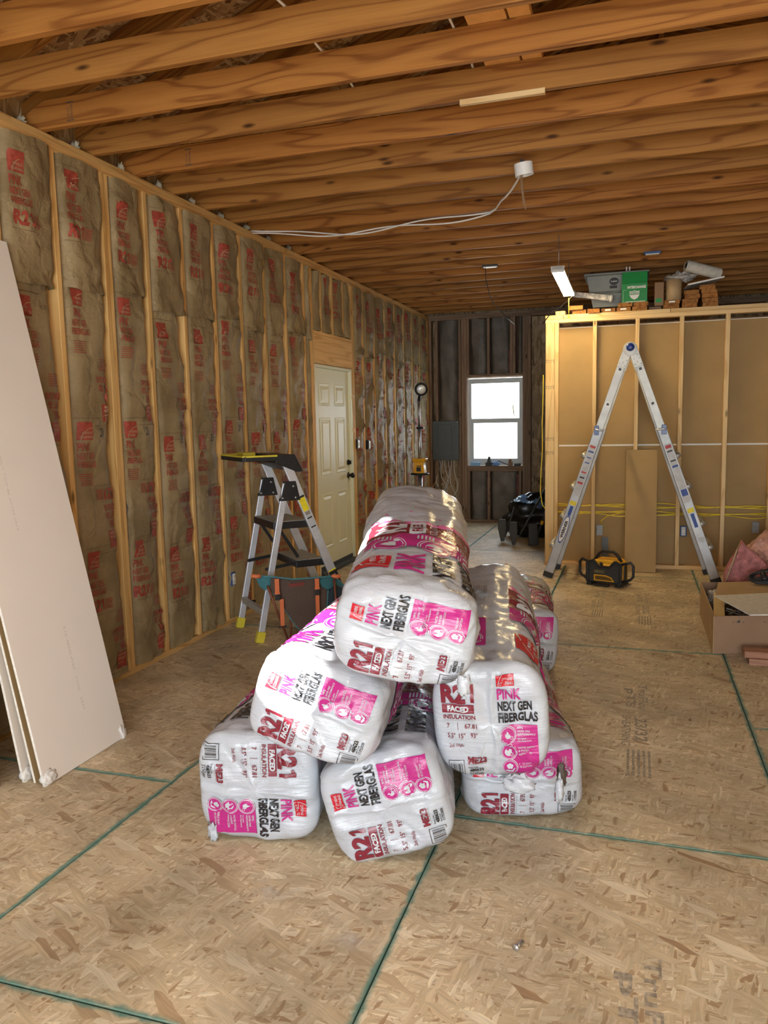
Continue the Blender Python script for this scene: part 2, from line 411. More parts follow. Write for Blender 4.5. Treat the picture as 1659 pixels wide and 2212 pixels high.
# ---- flat print built as thin meshes: text and shapes in a 2-D design, then laid on a surface
_txt = {}
def text2d(body, bold=0.0):
    k = (body, bold)
    if k in _txt: return _txt[k]
    cu = D.curves.new('t', 'FONT'); cu.body = body; cu.size = 1.0; cu.resolution_u = 3; cu.offset = bold
    o = D.objects.new('t', cu); COL.objects.link(o)
    dg = bpy.context.evaluated_depsgraph_get(); me = o.evaluated_get(dg).to_mesh()
    vs = [(v.co.x, v.co.y) for v in me.vertices]; fs = [tuple(p.vertices) for p in me.polygons]
    o.evaluated_get(dg).to_mesh_clear(); D.objects.remove(o); D.curves.remove(cu)
    xs = [v[0] for v in vs]; ys = [v[1] for v in vs]
    cap = 0.70
    x0, x1 = min(xs), max(xs)
    _txt[k] = ([((x-x0)/(x1-x0), y/cap) for x, y in vs], fs)
    return _txt[k]
class Print:
    """layers: (color key, verts, faces, layer level)"""
    def __init__(s): s.items = []
    def text(s, body, x, y, w, h, key, bold=0.03, lvl=1, shear=0):
        vs, fs = text2d(body, bold)
        s.items.append((key, [(x+a*w+shear*b*h, y+b*h) for a, b in vs], fs, lvl))
    def r21(s, x, y, w, h, key, bold=0.05, lvl=1):
        s.text('R2', x, y, w*0.74, h, key, bold, lvl); a = x+w*0.79; b = x+w
        t = (b-a)*0.52
        s.poly([(b-t, y), (b, y), (b, y+h), (b-t*0.9, y+h), (a-w*0.0, y+h*0.84), (a-w*0.0, y+h*0.66), (b-t, y+h*0.76)], key, lvl)
    def poly(s, pts, key, lvl=0): s.items.append((key, list(pts), [tuple(range(len(pts)))], lvl))
    def rect(s, x0, y0, x1, y1, key, lvl=0): s.poly([(x0, y0), (x1, y0), (x1, y1), (x0, y1)], key, lvl)
    def disc(s, cx, cy, r, key, lvl=1, n=24): s.poly([(cx+r*math.cos(2*math.pi*i/n), cy+r*math.sin(2*math.pi*i/n)) for i in range(n)], key, lvl)
    def ring(s, cx, cy, r0, r1, key, lvl=2, n=28, a0=0, a1=2*math.pi, sy=1.0):
        for i in range(n):
            a = a0+(a1-a0)*i/n; b = a0+(a1-a0)*(i+1)/n
            s.poly([(cx+r0*math.cos(a), cy+sy*r0*math.sin(a)), (cx+r1*math.cos(a), cy+sy*r1*math.sin(a)), (cx+r1*math.cos(b), cy+sy*r1*math.sin(b)), (cx+r0*math.cos(b), cy+sy*r0*math.sin(b))], key, lvl)
    def lines(s, x0, x1, ys, t, key, lvl=1):
        for y in ys: s.rect(x0, y-t/2, x1, y+t/2, key, lvl)
    def include(s, o, f):
        for key, vs, fs, lvl in o.items: s.items.append((key, [f(*v) for v in vs], fs, lvl))
    def tess(s, step):
        """cut everything along a grid so that it can follow a curved surface"""
        groups = {}
        for key, vs, fs, lvl in s.items: groups.setdefault((key, lvl), []).append((vs, fs))
        out = []
        for (key, lvl), lst in groups.items():
            bm = bmesh.new()
            for vs, fs in lst:
                bv = [bm.verts.new((x, y, 0)) for x, y in vs]
                for f in fs:
                    try: bm.faces.new([bv[i] for i in f])
                    except ValueError: pass
            if step:
                xs = [v.co.x for v in bm.verts]; ys = [v.co.y for v in bm.verts]
                for ax, lo, hi in ((0, min(xs), max(xs)), (1, min(ys), max(ys))):
                    k = math.floor(lo/step)+1
                    while k*step < hi:
                        co = [0, 0, 0]; no = [0, 0, 0]; co[ax] = k*step; no[ax] = 1
                        bmesh.ops.bisect_plane(bm, geom=bm.verts[:]+bm.edges[:]+bm.faces[:], plane_co=co, plane_no=no)
                        k += 1
            bm.verts.index_update()
            out.append((key, lvl, [(v.co.x, v.co.y) for v in bm.verts], [tuple(v.index for v in f.verts) for f in bm.faces]))
            bm.free()
        return out
def lay(tess, fn, mats, name, parent, base=0.0012, dl=0.0006, keep=None, **kw):
    """fn(x, y, off) -> Vector"""
    mb = MB(); keys = sorted({t[0] for t in tess})
    for key, lvl, vs, fs in tess:
        if keep:
            fs = [f for f in fs if all(keep(*vs[i]) for i in f)]
        pv = [fn(x, y, base+dl*lvl) for x, y in vs]
        mb.add(pv, fs, keys.index(key), True)
    o = mb.build(name, [mats[k] for k in keys], parent, **kw)
    return o

# ------------------------------------------------------------------ room shell
XL, XR = -2.917, 3.2            # inner faces of left and right wall framing
YB, YR = 11.356, -2.8           # back wall framing face, rear wall
YP = 8.108                      # front face of the partition framing
ZC = 3.03                       # underside of the ceiling joists
floor = struct('floor')
sub = MB(); sub.box((XL-0.15, YR-0.15, -0.30), (XR+0.2, YB+0.2, -0.022)); sub.build('subfloor', M_END, floor)
cols = [(-3.085, -1.865, 2.75), (-1.865, -0.659, 1.566), (-0.659, 0.56, 2.79), (0.56, 1.779, 1.566), (1.779, 3.0, 2.79), (3.0, 3.4, 1.566)]
for (x0, x1, ys) in cols:
    y = ys-2.44*4
    while y < YB+0.15:
        a, b = max(y, YR-0.12), min(y+2.44, YB+0.14)
        if b-a > 0.05:
            hx, hy = (x1-x0)/2-0.0022, (b-a)/2-0.0022
            m = MB(); c = 0.003
            m.add([(-hx, -hy, -0.02), (hx, -hy, -0.02), (hx, hy, -0.02), (-hx, hy, -0.02),
                   (-hx, -hy, -c), (hx, -hy, -c), (hx, hy, -c), (-hx, hy, -c),
                   (-hx+c, -hy+c, 0), (hx-c, -hy+c, 0), (hx-c, hy-c, 0), (-hx+c, hy-c, 0)],
                  [(3, 2, 1, 0), (0, 1, 5, 4), (1, 2, 6, 5), (2, 3, 7, 6), (3, 0, 4, 7), (4, 5, 9, 8), (5, 6, 10, 9), (6, 7, 11, 10), (7, 4, 8, 11), (8, 9, 10, 11)])
            m.build('floor_panel', floor_mat(hx, hy), floor, ((x0+x1)/2, (a+b)/2, 0))
        y += 2.44

# print stamps on the floor boards
st = Print()
st.text('TruFlor', 0, 0, 0.42, 0.05, 'ink', 0.02); st.text('pTS', 0.08, -0.07, 0.3, 0.05, 'ink', 0.04)
st.text('23/32', 0.52, -0.02, 0.3, 0.06, 'ink', 0.03); st.text('SHEATHING', 0.5, -0.09, 0.38, 0.045, 'ink', 0.02)
st.lines(0.92, 1.2, [0.045, 0.02, -0.005, -0.03, -0.055], 0.012, 'ink')
for (x, y, k) in ((0.045, 4.52, 1), (0.05, 2.16, 1.0), (-0.25, 7.0, 0.8), (0.1, 6.95, 0.9)):
    lay(st.tess(0), lambda a, b, o, x=x, y=y, k=k: (x+b*k*0.9, y-a*k, o), {'ink': M_WSTAMP}, 'grade_stamp', floor, 0.0004, 0)
# dark shoe-worn smears left as thin plaster dust and stains
M_STAIN = NT('dust_smear'); _n = M_STAIN.noise(M_STAIN.coord(), 9, 5, 0.6)
M_STAIN.set(Base_Color=(0.74, 0.69, 0.62), Roughness=0.9)
_tc = M_STAIN.n('ShaderNodeTexCoord'); _ln = M_STAIN.vmath('LENGTH', _tc.outputs['Object'], (0, 0, 0))
_l = M_STAIN.n('ShaderNodeVectorMath', operation='LENGTH'); M_STAIN.l(_tc.outputs['Object'], _l.inputs[0])
_a = M_STAIN.math('MULTIPLY', M_STAIN.ramp(_n.outputs[0], [(0.45, 0.0), (0.75, 0.9)]), M_STAIN.ramp(_l.outputs['Value'], [(0.0, 1.0), (0.13, 0.0)]))
M_STAIN.l(_a, M_STAIN.b.inputs['Alpha']); M_STAIN = M_STAIN.m
for (x, y, k) in ((-1.12, 2.18, 1.0), (-0.78, 2.03, 0.7), (-2.0, 3.4, 0.8)):
    m = MB(); m.add([(-0.15*k, -0.12*k, 0), (0.15*k, -0.12*k, 0), (0.15*k, 0.12*k, 0), (-0.15*k, 0.12*k, 0)], [(0, 1, 2, 3)])
    m.build('dust_smear', M_STAIN, floor, (x, y, 0.0006))

# ---- batt facing: kraft paper between studs, tucked back along both edges
bp = Print()      # one set of red print: logo, words, rating
def kprint_set(p, rating=True, f=lambda a, b: (a, b)):
    q = Print()
    q.rect(0, 0.0, 0.085, 0.10, 'red', 0)
    q.ring(0.085, 0.0, 0.066, 0.070, 'line', 1, 10, math.pi/2, math.pi)
    q.text('OWENS', 0.02, 0.032, 0.058, 0.014, 'line', 0.02, 1); q.text('CORNING', 0.012, 0.010, 0.068, 0.014, 'line', 0.02, 1)
    q.text('PINK', 0.0, -0.060, 0.07, 0.045, 'red', 0.02)
    q.text('NEXT GEN', 0.0, -0.108, 0.105, 0.036, 'red', 0.02)
    q.text('FIBERGLAS', 0.0, -0.153, 0.115, 0.034, 'red', 0.02)
    if rating:
        q.r21(0.0, -0.245, 0.105, 0.062, 'red', 0.05)
        q.lines(0.115, 0.165, [-0.19-0.009*i for i in range(7)], 0.004, 'red')
        q.rect(-0.03, -0.27, 0.17, -0.2675, 'ink', 0)
    else:
        q.lines(0.0, 0.09, [-0.19-0.012*i for i in range(6)], 0.004, 'red')
    q.rect(-0.04, 0.12, 0.17, 0.1225, 'ink', 0); q.rect(-0.042, -0.16, -0.0395, 0.12, 'ink', 0)
    p.include(q, f)
def course_print(upper, H):
    p = Print(); z = H-0.16; i = 0
    while z > 0.30:
        if upper:
            kprint_set(p, True, lambda a, b, z=z: (-0.13+a, z+b-0.02)); z -= 0.34
            if z < 0.25: break
            kprint_set(p, True, lambda a, b, z=z: (0.14-a, z-0.26-b)); z -= 0.42
        else:
            kprint_set(p, i % 3 == 2, lambda a, b, z=z: (-0.13+a, z+b)); z -= 0.33
            if z < 0.25: break
            kprint_set(p, i % 3 == 1, lambda a, b, z=z: (0.14-a, z-0.2-b)); z -= 0.40
        i += 1
    if not upper: p.text('21', 0.02, H*0.62, 0.03, 0.05, 'blk', 0.03)
    return p
_cp = {}
def get_print(up, H):
    k = (up, round(H, 1))
    if k not in _cp: _cp[k] = course_print(up, k[1]).tess(0.024)
    return _cp[k]
KP = {'red': M_REDINK, 'ink': M_INKLINE, 'line': M_KLOGO, 'blk': M_BLUEINK}
def batt(parent, wdt, H, mat4, seed, mode, upper, pr=True, dark=False, crumple=1.0):
    """local frame: u across (-w/2..w/2), v up (0..H), n towards the room. mat4 maps (u, n, v)."""
    rnd = random.Random(seed)
    tl = [rnd.uniform(0.012, 0.04) for _ in range(2)]
    def edge(v, sd):
        return 0.026+0.062*max(0, noise.noise(Vector((v*1.7, seed*5.3+sd*9, 0.3)))+0.25)
    def S(u, v, off=0.0):
        el, er = edge(v, 0), edge(v, 1)
        du = min(u+wdt/2-0, wdt/2-u)
        e = el if u < 0 else er
        t = max(0.0, min(1.0, (du)/max(0.02, e*1.5)))
        n = -0.095+0.095*(t*(2-t))**1.2
        n += 0.016*math.cos(u/wdt*math.pi)-0.010
        P = Vector((u*3.2, v*2.2, seed*7.7))
        a = noise.noise(P)*0.018+noise.noise(P*2.6)*0.010
        rg = 1-abs(noise.noise(P*1.7+Vector((5, 2, 1)))*2)
        a += crumple*0.014*max(0, rg)**5
        rg2 = 1-abs(noise.noise(Vector((u*4+v*2.5, v*6, seed*3.3)))*2)
        a += crumple*0.012*max(0, rg2)**6
        bot = max(0.0, 1-v/0.22); a += bot*0.03*noise.noise(Vector((u*14, v*16, seed)))
        if upper: tp = max(0, 1-v/0.05); a += 0.012*tp
        return mat4 @ Vector((u, n+a+off, v))
    nu = 18; nv = max(10, int(H/0.045)); m = MB(); vs = []; fs = []
    us = [-wdt/2+wdt*(0.5-0.5*math.cos(math.pi*i/nu))*0.6+wdt*i/nu*0.4 for i in range(nu+1)]
    for j in range(nv+1):
        v = H*j/nv
        for i, u in enumerate(us):
            vv = v
            if j == 0: vv += 0.012*noise.noise(Vector((u*9, seed, 0)))
            if j == nv: vv += 0.018*noise.noise(Vector((u*7, seed, 4)))
            vs.append(S(u, vv))
    dk = [rnd.random() < 0.7, rnd.random() < 0.55]; 
    for j in range(nv):
        for i in range(nu):
            f = (j*(nu+1)+i, j*(nu+1)+i+1, (j+1)*(nu+1)+i+1, (j+1)*(nu+1)+i)
            mi = 0
            v = H*j/nv
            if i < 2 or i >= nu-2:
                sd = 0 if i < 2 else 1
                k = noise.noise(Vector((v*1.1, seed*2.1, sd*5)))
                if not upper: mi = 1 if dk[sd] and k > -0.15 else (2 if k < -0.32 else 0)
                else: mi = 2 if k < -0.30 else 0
            m.add([], []); m.f.append(f); m.mi.append(mi); m.sm.append(True)
    m.v = [tuple(x) for x in vs]
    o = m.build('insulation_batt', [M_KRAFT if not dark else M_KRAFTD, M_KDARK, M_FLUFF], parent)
    if pr:
        sh = rnd.uniform(-0.05, 0.25)
        lay(get_print(upper, H), lambda x, y, off: S(x, y-sh*0, off), KP, 'printed_lettering', o, 0.0060, 0.0009,
            keep=lambda x, y: abs(x) < wdt/2-0.035 and 0.02 < y < H-0.02)
    return o
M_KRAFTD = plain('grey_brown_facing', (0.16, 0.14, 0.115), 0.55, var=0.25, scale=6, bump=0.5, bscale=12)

# ---- left wall
wl = struct('wall_left')
# unseen opening added to this wall, sized for the sun patch on the bags, between y=SWY0..SWY1
SW = dict(y0=0.20, y1=1.16, z0=2.075, z1=2.80)
stud_ys = [3.53+0.4064*k for k in range(-16, 20)]
def lwall_stud(y, z0=0.038, z1=2.954): return lumber((XL-0.07, y, z0), (XL-0.07, y, z1), 0.14, 0.038, M_STUD, 'stud', wl, up=(0, 1, 0))
DO0, DO1 = 6.985, 8.035   # rough opening of the side door
studs = []
for y in stud_ys:
    if YR < y < YB-0.02 and not (DO0-0.06 < y < DO1+0.06) and not (SW['y0']-0.05 < y < SW['y1']+0.05):
        lwall_stud(y); studs.append(y)
for y in (3.965, DO0-0.019, DO1+0.019, SW['y0']-0.03, SW['y1']+0.03, YB-0.02, YB-0.062): lwall_stud(y); studs.append(y)
for y in (DO0-0.058, DO1+0.058): lwall_stud(y); studs.append(y)
lumber((XL-0.07, DO0, 2.10), (XL-0.07, DO1, 2.10), 0.14, 0.038, M_STUD, 'header_plate', wl)
lumber((XL-0.055, DO0, 2.235), (XL-0.055, DO1, 2.235), 0.11, 0.235, M_STUD, 'header', wl)
lumber((XL-0.07, DO0, 2.371), (XL-0.07, DO1, 2.371), 0.14, 0.038, M_STUD, 'header_plate', wl)
for y in (7.20, 7.50, 7.80): lumber((XL-0.07, y, 2.39), (XL-0.07, y, 2.954), 0.14, 0.038, M_STUD, 'cripple_stud', wl, up=(0, 1, 0))
for (a, b) in ((YR, 0.4), (0.4, 3.94), (3.94, 8.9), (8.9, YB)):
    lumber((XL-0.07, a, 2.973), (XL-0.07, b, 2.973), 0.14, 0.038, M_PLATE, 'top_plate', wl)
for (a, b) in ((YR, 3.26), (3.26, 6.6), (6.6, YB)):
    lumber((XL-0.07, a, 3.011), (XL-0.07, b, 3.011), 0.14, 0.038, M_PLATE, 'top_plate', wl)
for (a, b) in ((YR, 3.93), (3.93, DO0), (DO1, YB)):
    lumber((XL-0.07, a, 0.019), (XL-0.07, b, 0.019), 0.14, 0.038, M_PLATE, 'sole_plate', wl)
def panel(name, a, b, mat, parent): m = MB(); m.box(a, b); return m.build(name, mat, parent)
xs0, xs1 = XL-0.156, XL-0.141
for (ya, yb, za, zb) in ((YR-0.15, SW['y0'], 0, 3.1), (SW['y0'], SW['y1'], 0, SW['z0']), (SW['y0'], SW['y1'], SW['z1'], 3.1), (SW['y1'], 3.1, 0, 3.1), (3.1, DO0, 0, 3.1), (DO0, DO1, 2.08, 3.1), (DO1, YB+0.15, 0, 3.1), (YR-0.15, YB+0.15, 3.1, 3.20)):
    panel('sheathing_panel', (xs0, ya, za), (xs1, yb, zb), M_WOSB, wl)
# unseen boards, added to narrow the opening's upper part and shape the sun patch
panel('sun_mask_board', (xs0+0.02, SW['y0'], 2.32), (xs0+0.03, 0.56, SW['z1']), M_DRYB, wl)
panel('sun_mask_board', (xs0+0.02, 0.80, 2.32), (xs0+0.03, SW['y1'], SW['z1']), M_DRYB, wl)
allst = sorted(studs)
bi = 0
for a, b in zip(allst[:-1], allst[1:]):
    w_ = b-a-0.038
    if w_ < 0.1 or b < 1.6: continue
    yc = (a+b)/2
    mt = Matrix(((0, 1, 0, XL+0.0), (1, 0, 0, yc), (0, 0, 1, 0), (0, 0, 0, 1)))
    if a > DO0-0.03 and b < DO1+0.03 or (a < 7.5 < b):
        continue
    zs = 2.30+0.04*math.sin(yc*5)
    lo = mt.copy(); lo[2][3] = 0.036; up = mt.copy(); up[2][3] = zs-0.03; up[0][3] += 0.012
    far = yc > 8
    batt(wl, w_+0.01, zs-0.04, lo, bi+1, 0, False, True, crumple=1.7 if far else 1.0)
    batt(wl, w_+0.01, 2.955-zs+0.03, up, bi+101, 0, True, True, crumple=1.2)
    bi += 1
for (a, b) in ((DO0, 7.20), (7.20, 7.50), (7.50, 7.80), (7.80, DO1)):
    mt = Matrix(((0, 1, 0, XL), (1, 0, 0, (a+b)/2), (0, 0, 1, 2.392), (0, 0, 0, 1)))
    batt(wl, b-a-0.03, 0.555, mt, bi+200, 0, True, b-a > 0.25); bi += 1

# ---- back wall
wb = struct('wall_back')
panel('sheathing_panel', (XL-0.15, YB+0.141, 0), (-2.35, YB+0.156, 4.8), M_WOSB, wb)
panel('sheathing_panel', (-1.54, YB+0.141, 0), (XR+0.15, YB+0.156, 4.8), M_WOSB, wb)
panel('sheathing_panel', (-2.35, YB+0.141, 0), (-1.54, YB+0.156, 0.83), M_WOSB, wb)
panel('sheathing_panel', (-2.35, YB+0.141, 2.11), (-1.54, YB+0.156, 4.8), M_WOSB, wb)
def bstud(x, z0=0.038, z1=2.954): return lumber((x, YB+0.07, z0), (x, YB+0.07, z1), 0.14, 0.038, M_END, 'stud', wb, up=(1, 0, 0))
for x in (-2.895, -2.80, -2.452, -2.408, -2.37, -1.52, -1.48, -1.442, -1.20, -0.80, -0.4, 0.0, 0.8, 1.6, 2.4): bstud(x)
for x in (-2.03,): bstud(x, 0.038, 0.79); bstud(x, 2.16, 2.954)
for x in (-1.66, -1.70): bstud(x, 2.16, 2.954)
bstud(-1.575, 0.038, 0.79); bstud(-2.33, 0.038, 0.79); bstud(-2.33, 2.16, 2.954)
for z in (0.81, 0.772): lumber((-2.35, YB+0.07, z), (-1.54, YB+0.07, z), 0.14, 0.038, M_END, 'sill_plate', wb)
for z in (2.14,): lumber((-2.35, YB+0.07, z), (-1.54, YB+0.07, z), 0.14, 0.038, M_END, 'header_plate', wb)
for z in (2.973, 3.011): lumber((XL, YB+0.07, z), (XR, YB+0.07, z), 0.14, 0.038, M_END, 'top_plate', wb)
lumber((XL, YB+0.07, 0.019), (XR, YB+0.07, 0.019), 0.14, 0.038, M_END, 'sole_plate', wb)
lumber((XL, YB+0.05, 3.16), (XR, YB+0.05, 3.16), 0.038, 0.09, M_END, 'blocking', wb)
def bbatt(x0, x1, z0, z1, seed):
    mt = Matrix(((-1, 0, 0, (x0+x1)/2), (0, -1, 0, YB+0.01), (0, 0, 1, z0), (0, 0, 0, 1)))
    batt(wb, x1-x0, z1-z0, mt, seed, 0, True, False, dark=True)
bbatt(-2.78, -2.475, 1.53, 2.95, 301); bbatt(-2.31, -2.05, 2.165, 2.95, 302); bbatt(-2.01, -1.72, 2.165, 2.95, 303)
bbatt(-2.31, -2.05, 0.04, 0.75, 305); bbatt(-2.01, -1.60, 0.04, 0.75, 306); bbatt(-1.64, -1.53, 2.165, 2.95, 307)

# ---- right wall, rear wall with the open garage door, out of view
wr = struct('wall_right'); panel('wall_panel', (XR, YR, 0), (XR+0.12, YB+0.15, 3.02), M_DRYB, wr); panel('wall_panel', (XR+0.125, YR-0.15, 3.0), (XR+0.135, YB+0.15, 3.24), M_DRYB, wr)
wre = struct('wall_rear')
panel('wall_panel', (XL-0.15, YR-0.15, 0), (-1.7, YR-0.02, 4.8), M_DRYB, wre)
panel('wall_panel', (2.1, YR-0.15, 0), (XR+0.15, YR-0.02, 4.8), M_DRYB, wre)
panel('wall_panel', (-1.7, YR-0.15, 2.4), (2.1, YR-0.02, 4.8), M_DRYB, wre)

# ---- ceiling: joists, rafters, roof boards
ceil = struct('ceiling')
jy = [3.075+0.4035*k for k in range(-14, 21)]
def joist_mesh():
    L0, L1 = XL-0.14, XR+0.12; m = MB()
    prof = [(L0, 0), (L1, 0), (L1, 0.06), (L1-0.17, 0.14), (L0+0.17, 0.14), (L0, 0.06)]
    mid = (L0+L1)/2
    m.prism([(x-mid, z) for x, z in prof], frame((1, 0, 0), (0, 0, 1), (0, 0, 0)), -0.019, 0.019)
    me = m.mesh('joist'); me.materials.append(M_JOIST); return me, mid
JM, jmid = joist_mesh()
slope = math.atan(5/12)
for i, y in enumerate(jy):
    if y > YB-0.05: continue
    o = link('joist', JM, ceil, (jmid, y, ZC), None, 0.003)
    for sd in (-1, 1):
        x0 = XL-0.14 if sd < 0 else XR+0.12
        xm = (XL+XR)/2
        p = Vector((x0, y+0.040, ZC+0.09)); q = Vector((xm, y+0.040, ZC+0.09+abs(xm-x0)*5/12))
        lumber(p, q, 0.038, 0.14, M_JOIST, 'rafter', ceil)
xm = (XL+XR)/2
for sd in (-1, 1):
    x0 = XL-0.25 if sd < 0 else XR+0.25
    zz = ZC+0.09-0.11*5/12+0.085
    for k in range(6):
        ya = YR-0.2+k*2.44; yb = min(ya+2.437, YB+0.2)
        pa = Vector((x0, ya, zz)); pb = Vector((xm, ya, zz+abs(xm-x0)*5/12))
        m = MB(); d = (pb-pa); L = d.length; 
        m.box((-L/2, 0, 0), (L/2, yb-ya, 0.012))
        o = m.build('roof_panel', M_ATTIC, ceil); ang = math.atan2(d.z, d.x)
        if sd > 0: ang = math.atan2(-d.z, -d.x); 
        o.location = ((pa+pb)/2); o.rotation_euler = (0, -ang, 0)
lumber((xm, YR, ZC+0.09+3.2*5/12-0.02), (xm, YB, ZC+0.09+3.2*5/12-0.02), 0.038, 0.18, M_JOIST, 'ridge_board', ceil)
# eave blocking and foam seals between joists at the left wall
for y in jy:
    if 2.4 < y < 6.5:
        m = MB(); m.box((XL-0.135, y+0.06, ZC), (XL-0.10, y+0.38, ZC+0.05)); m.build('eave_block', M_FOAM, ceil)
        m = MB(); m.blob((XL-0.085, y+0.35, ZC+0.035), 0.025, (1, 0.6, 1.4), 0.5, 3, y); m.build('foam_seal', M_FOAM, ceil)

# things lying on the ceiling joists
for (x0, x1, lab, mt) in ((-0.70, -0.535, 'wide orange-tinted plank lying on the ceiling joists', M_BORANGE), (-0.525, -0.435, 'narrow orange-tinted board lying beside the wide plank on the joists', M_BORANGE)):
    m = MB(); m.box((-(x1-x0)/2, -0.75, 0), ((x1-x0)/2, 0.75, 0.038)); o = m.build('loose_board', mt, None, ((x0+x1)/2, 3.35, ZC+0.141), bevel=0.003)
    tag(o, lab, 'board')
for (x, lab) in ((-1.36, 'white cable crossing over the ceiling joists, left of the loose planks'), (-0.755, 'white cable crossing over the ceiling joists, right beside the loose planks')):
    m = MB(); m.tube([(x+0.01*math.sin(k*1.3), 2.6+0.1*k, ZC+0.147+0.001*math.sin(k)) for k in range(24)], 0.006, 6)
    tag(m.build('ceiling_cable', M_WCAB), lab, 'cable')
m = MB(); m.box((-0.20, -0.012, -0.012), (0.20, 0.012, 0.012)); o = m.build('wood_strip', M_PALE, ceil, (-0.62, 3.86, ZC-0.012), (0, 0, 0.0))
# exterior ground
m = MB(); m.box((-30, YB+1.0, -0.6), (30, YB+40, -0.5)); o = m.build('ground', M_DIRT); o['kind'] = 'structure'

# ---- partition wall
wp = struct('wall_middle')
lumber((-0.87, YP+0.045, 2.473), (XR, YP+0.045, 2.473), 0.09, 0.038, M_PALE, 'top_plate', wp)
lumber((-0.87, YP+0.045, 2.511), (-0.70, YP+0.045, 2.511), 0.09, 0.038, M_PALE, 'top_plate', wp)
lumber((-0.695, YP+0.045, 2.511), (0.305, YP+0.045, 2.511), 0.09, 0.038, M_PALE, 'top_plate', wp)
lumber((0.31, YP+0.045, 2.511), (XR, YP+0.045, 2.511), 0.09, 0.038, M_PALE, 'top_plate', wp)
lumber((-0.87, YP+0.045, 0.019), (XR, YP+0.045, 0.019), 0.09, 0.038, M_PALE, 'sole_plate', wp)
def pstud(x, w_=0.038): return lumber((x, YP+0.045, 0.038), (x, YP+0.045, 2.454), 0.09, w_, M_PALE, 'stud', wp, up=(1, 0, 0))
pstud(-0.824, 0.089); pstud(-0.759)
PST = [-0.759, -0.39, 0.01, 0.415, 0.82, 1.226, 1.632, 2.04, 2.445, 2.85]
for x in PST[1:]: pstud(x)
for z0, z1 in ((0.012, 1.222), (1.236, 2.405)):
    for xa, xb in ((-0.87, 1.36), (1.363, XR)):
        m = MB(); m.box((xa, YP+0.092, z0), (xb, YP+0.104, z1)); m.build('drywall_panel', M_DRYB, wp)
m = MB(); m.box((-0.74, YP+0.091, 1.221), (XR, YP+0.099, 1.237)); m.build('seam_edge', M_TAPEW, wp)
m = MB(); m.box((-0.74, YP+0.091, 2.405), (XR, YP+0.099, 2.412)); m.build('top_edge', M_TAPEW, wp)
gs = Print(); gs.rect(0, 0, 0.004, 0.04, 'i'); gs.rect(0.072, 0, 0.076, 0.04, 'i'); gs.text('HEM-FIR', 0.01, 0.022, 0.055, 0.012, 'i', 0.0); gs.text('KD-HT', 0.015, 0.004, 0.04, 0.011, 'i', 0)
for z in (2.06, 1.80, 1.28, 1.14): lay(gs.tess(0), lambda a, b, o, z=z: (-0.862+a, YP-o, z+b), {'i': M_BLUEINK}, 'grade_stamp', wp, 0.0008, 0)
for (x, y) in ((-1.3, 3.478), (-1.12, 4.284)):
    lay(gs.tess(0), lambda a, b, o, x=x, y=y: (x-1.45+b*1.1, y-0.019-o, ZC+0.02+a*1.2), {'i': M_BLUEINK}, 'grade_stamp', ceil, 0.0012, 0)

# ---- side door in the left wall
d1 = struct('door_1', (XL, 7.51, 0))
DX = XL-0.035
def dbox(a, b, name, mat, par=d1, bevel=0.0):
    m = MB(); m.box((a[0]-XL, a[1]-7.51, a[2]), (b[0]-XL, b[1]-7.51, b[2])); return m.build(name, mat, par, bevel=bevel)
dbox((XL-0.14, DO0+0.005, 0), (XL-0.005, DO0+0.036, 2.075), 'jamb', M_DOOR); dbox((XL-0.14, DO1-0.036, 0), (XL-0.005, DO1-0.005, 2.075), 'jamb', M_DOOR)
dbox((XL-0.14, DO0+0.036, 2.048), (XL-0.005, DO1-0.036, 2.075), 'head_jamb', M_DOOR)
dbox((XL-0.14, DO0+0.036, 0.0), (XL+0.03, DO1-0.036, 0.035), 'threshold', M_CHAR)
S0, S1 = DO0+0.04, DO1-0.04; SWd = S1-S0
slab = dbox((DX-0.045, S0, 0.075), (DX, S1, 2.044), 'door_slab', M_DOOR, bevel=0.002)
dbox((DX-0.04, S0, 0.036), (DX+0.006, S1, 0.075), 'door_sweep', M_CHAR)
def dpanel(ya, yb, za, zb):
    m = MB(); ins = [(0, 0.0005), (0.006, 0.006), (0.020, 0.0045), (0.030, -0.001), (0.036, 0.0005), (0.055, 0.006), (0.062, 0.007)]
    rings = []
    for (i, h) in ins: rings.append([(DX-XL+h, ya-7.51+i, za+i), (DX-XL+h, yb-7.51-i, za+i), (DX-XL+h, yb-7.51-i, zb-i), (DX-XL+h, ya-7.51+i, zb-i)])
    vs = [p for r_ in rings for p in r_]; fs = []
    for k in range(len(rings)-1):
        for j in range(4): fs.append((k*4+j, k*4+(j+1) % 4, (k+1)*4+(j+1) % 4, (k+1)*4+j))
    fs.append(tuple((len(rings)-1)*4+j for j in range(4))); m.add(vs, fs); m.build('moulded_panel', M_DOOR, d1)
for (ya, yb) in ((S0+0.145*SWd, S0+0.425*SWd), (S0+0.575*SWd, S0+0.855*SWd)):
    dpanel(ya, yb, 1.68, 1.90); dpanel(ya, yb, 0.99, 1.56); dpanel(ya, yb, 0.24, 0.80)
for z in (1.84, 1.08, 0.28):
    m = MB(); m.box((-0.034, S0-7.51-0.012, z-0.05), (-0.028, S0-7.51+0.014, z+0.05)); m.cyl((-0.026, S0-7.51, z-0.05), (-0.026, S0-7.51, z+0.05), 0.007, 8); m.build('hinge', M_BRONZE, d1)
m = MB(); k = S1-7.51-0.07
m.tube([(-0.034, k, 0.94), (-0.028, k, 0.94), (-0.026, k, 0.94), (-0.008, k, 0.94), (0.0, k, 0.94), (0.02, k, 0.94), (0.034, k, 0.94), (0.038, k, 0.94)], [0.034, 0.034, 0.013, 0.012, 0.024, 0.030, 0.022, 0.004], 18); m.build('door_knob', M_BRONZE, d1)
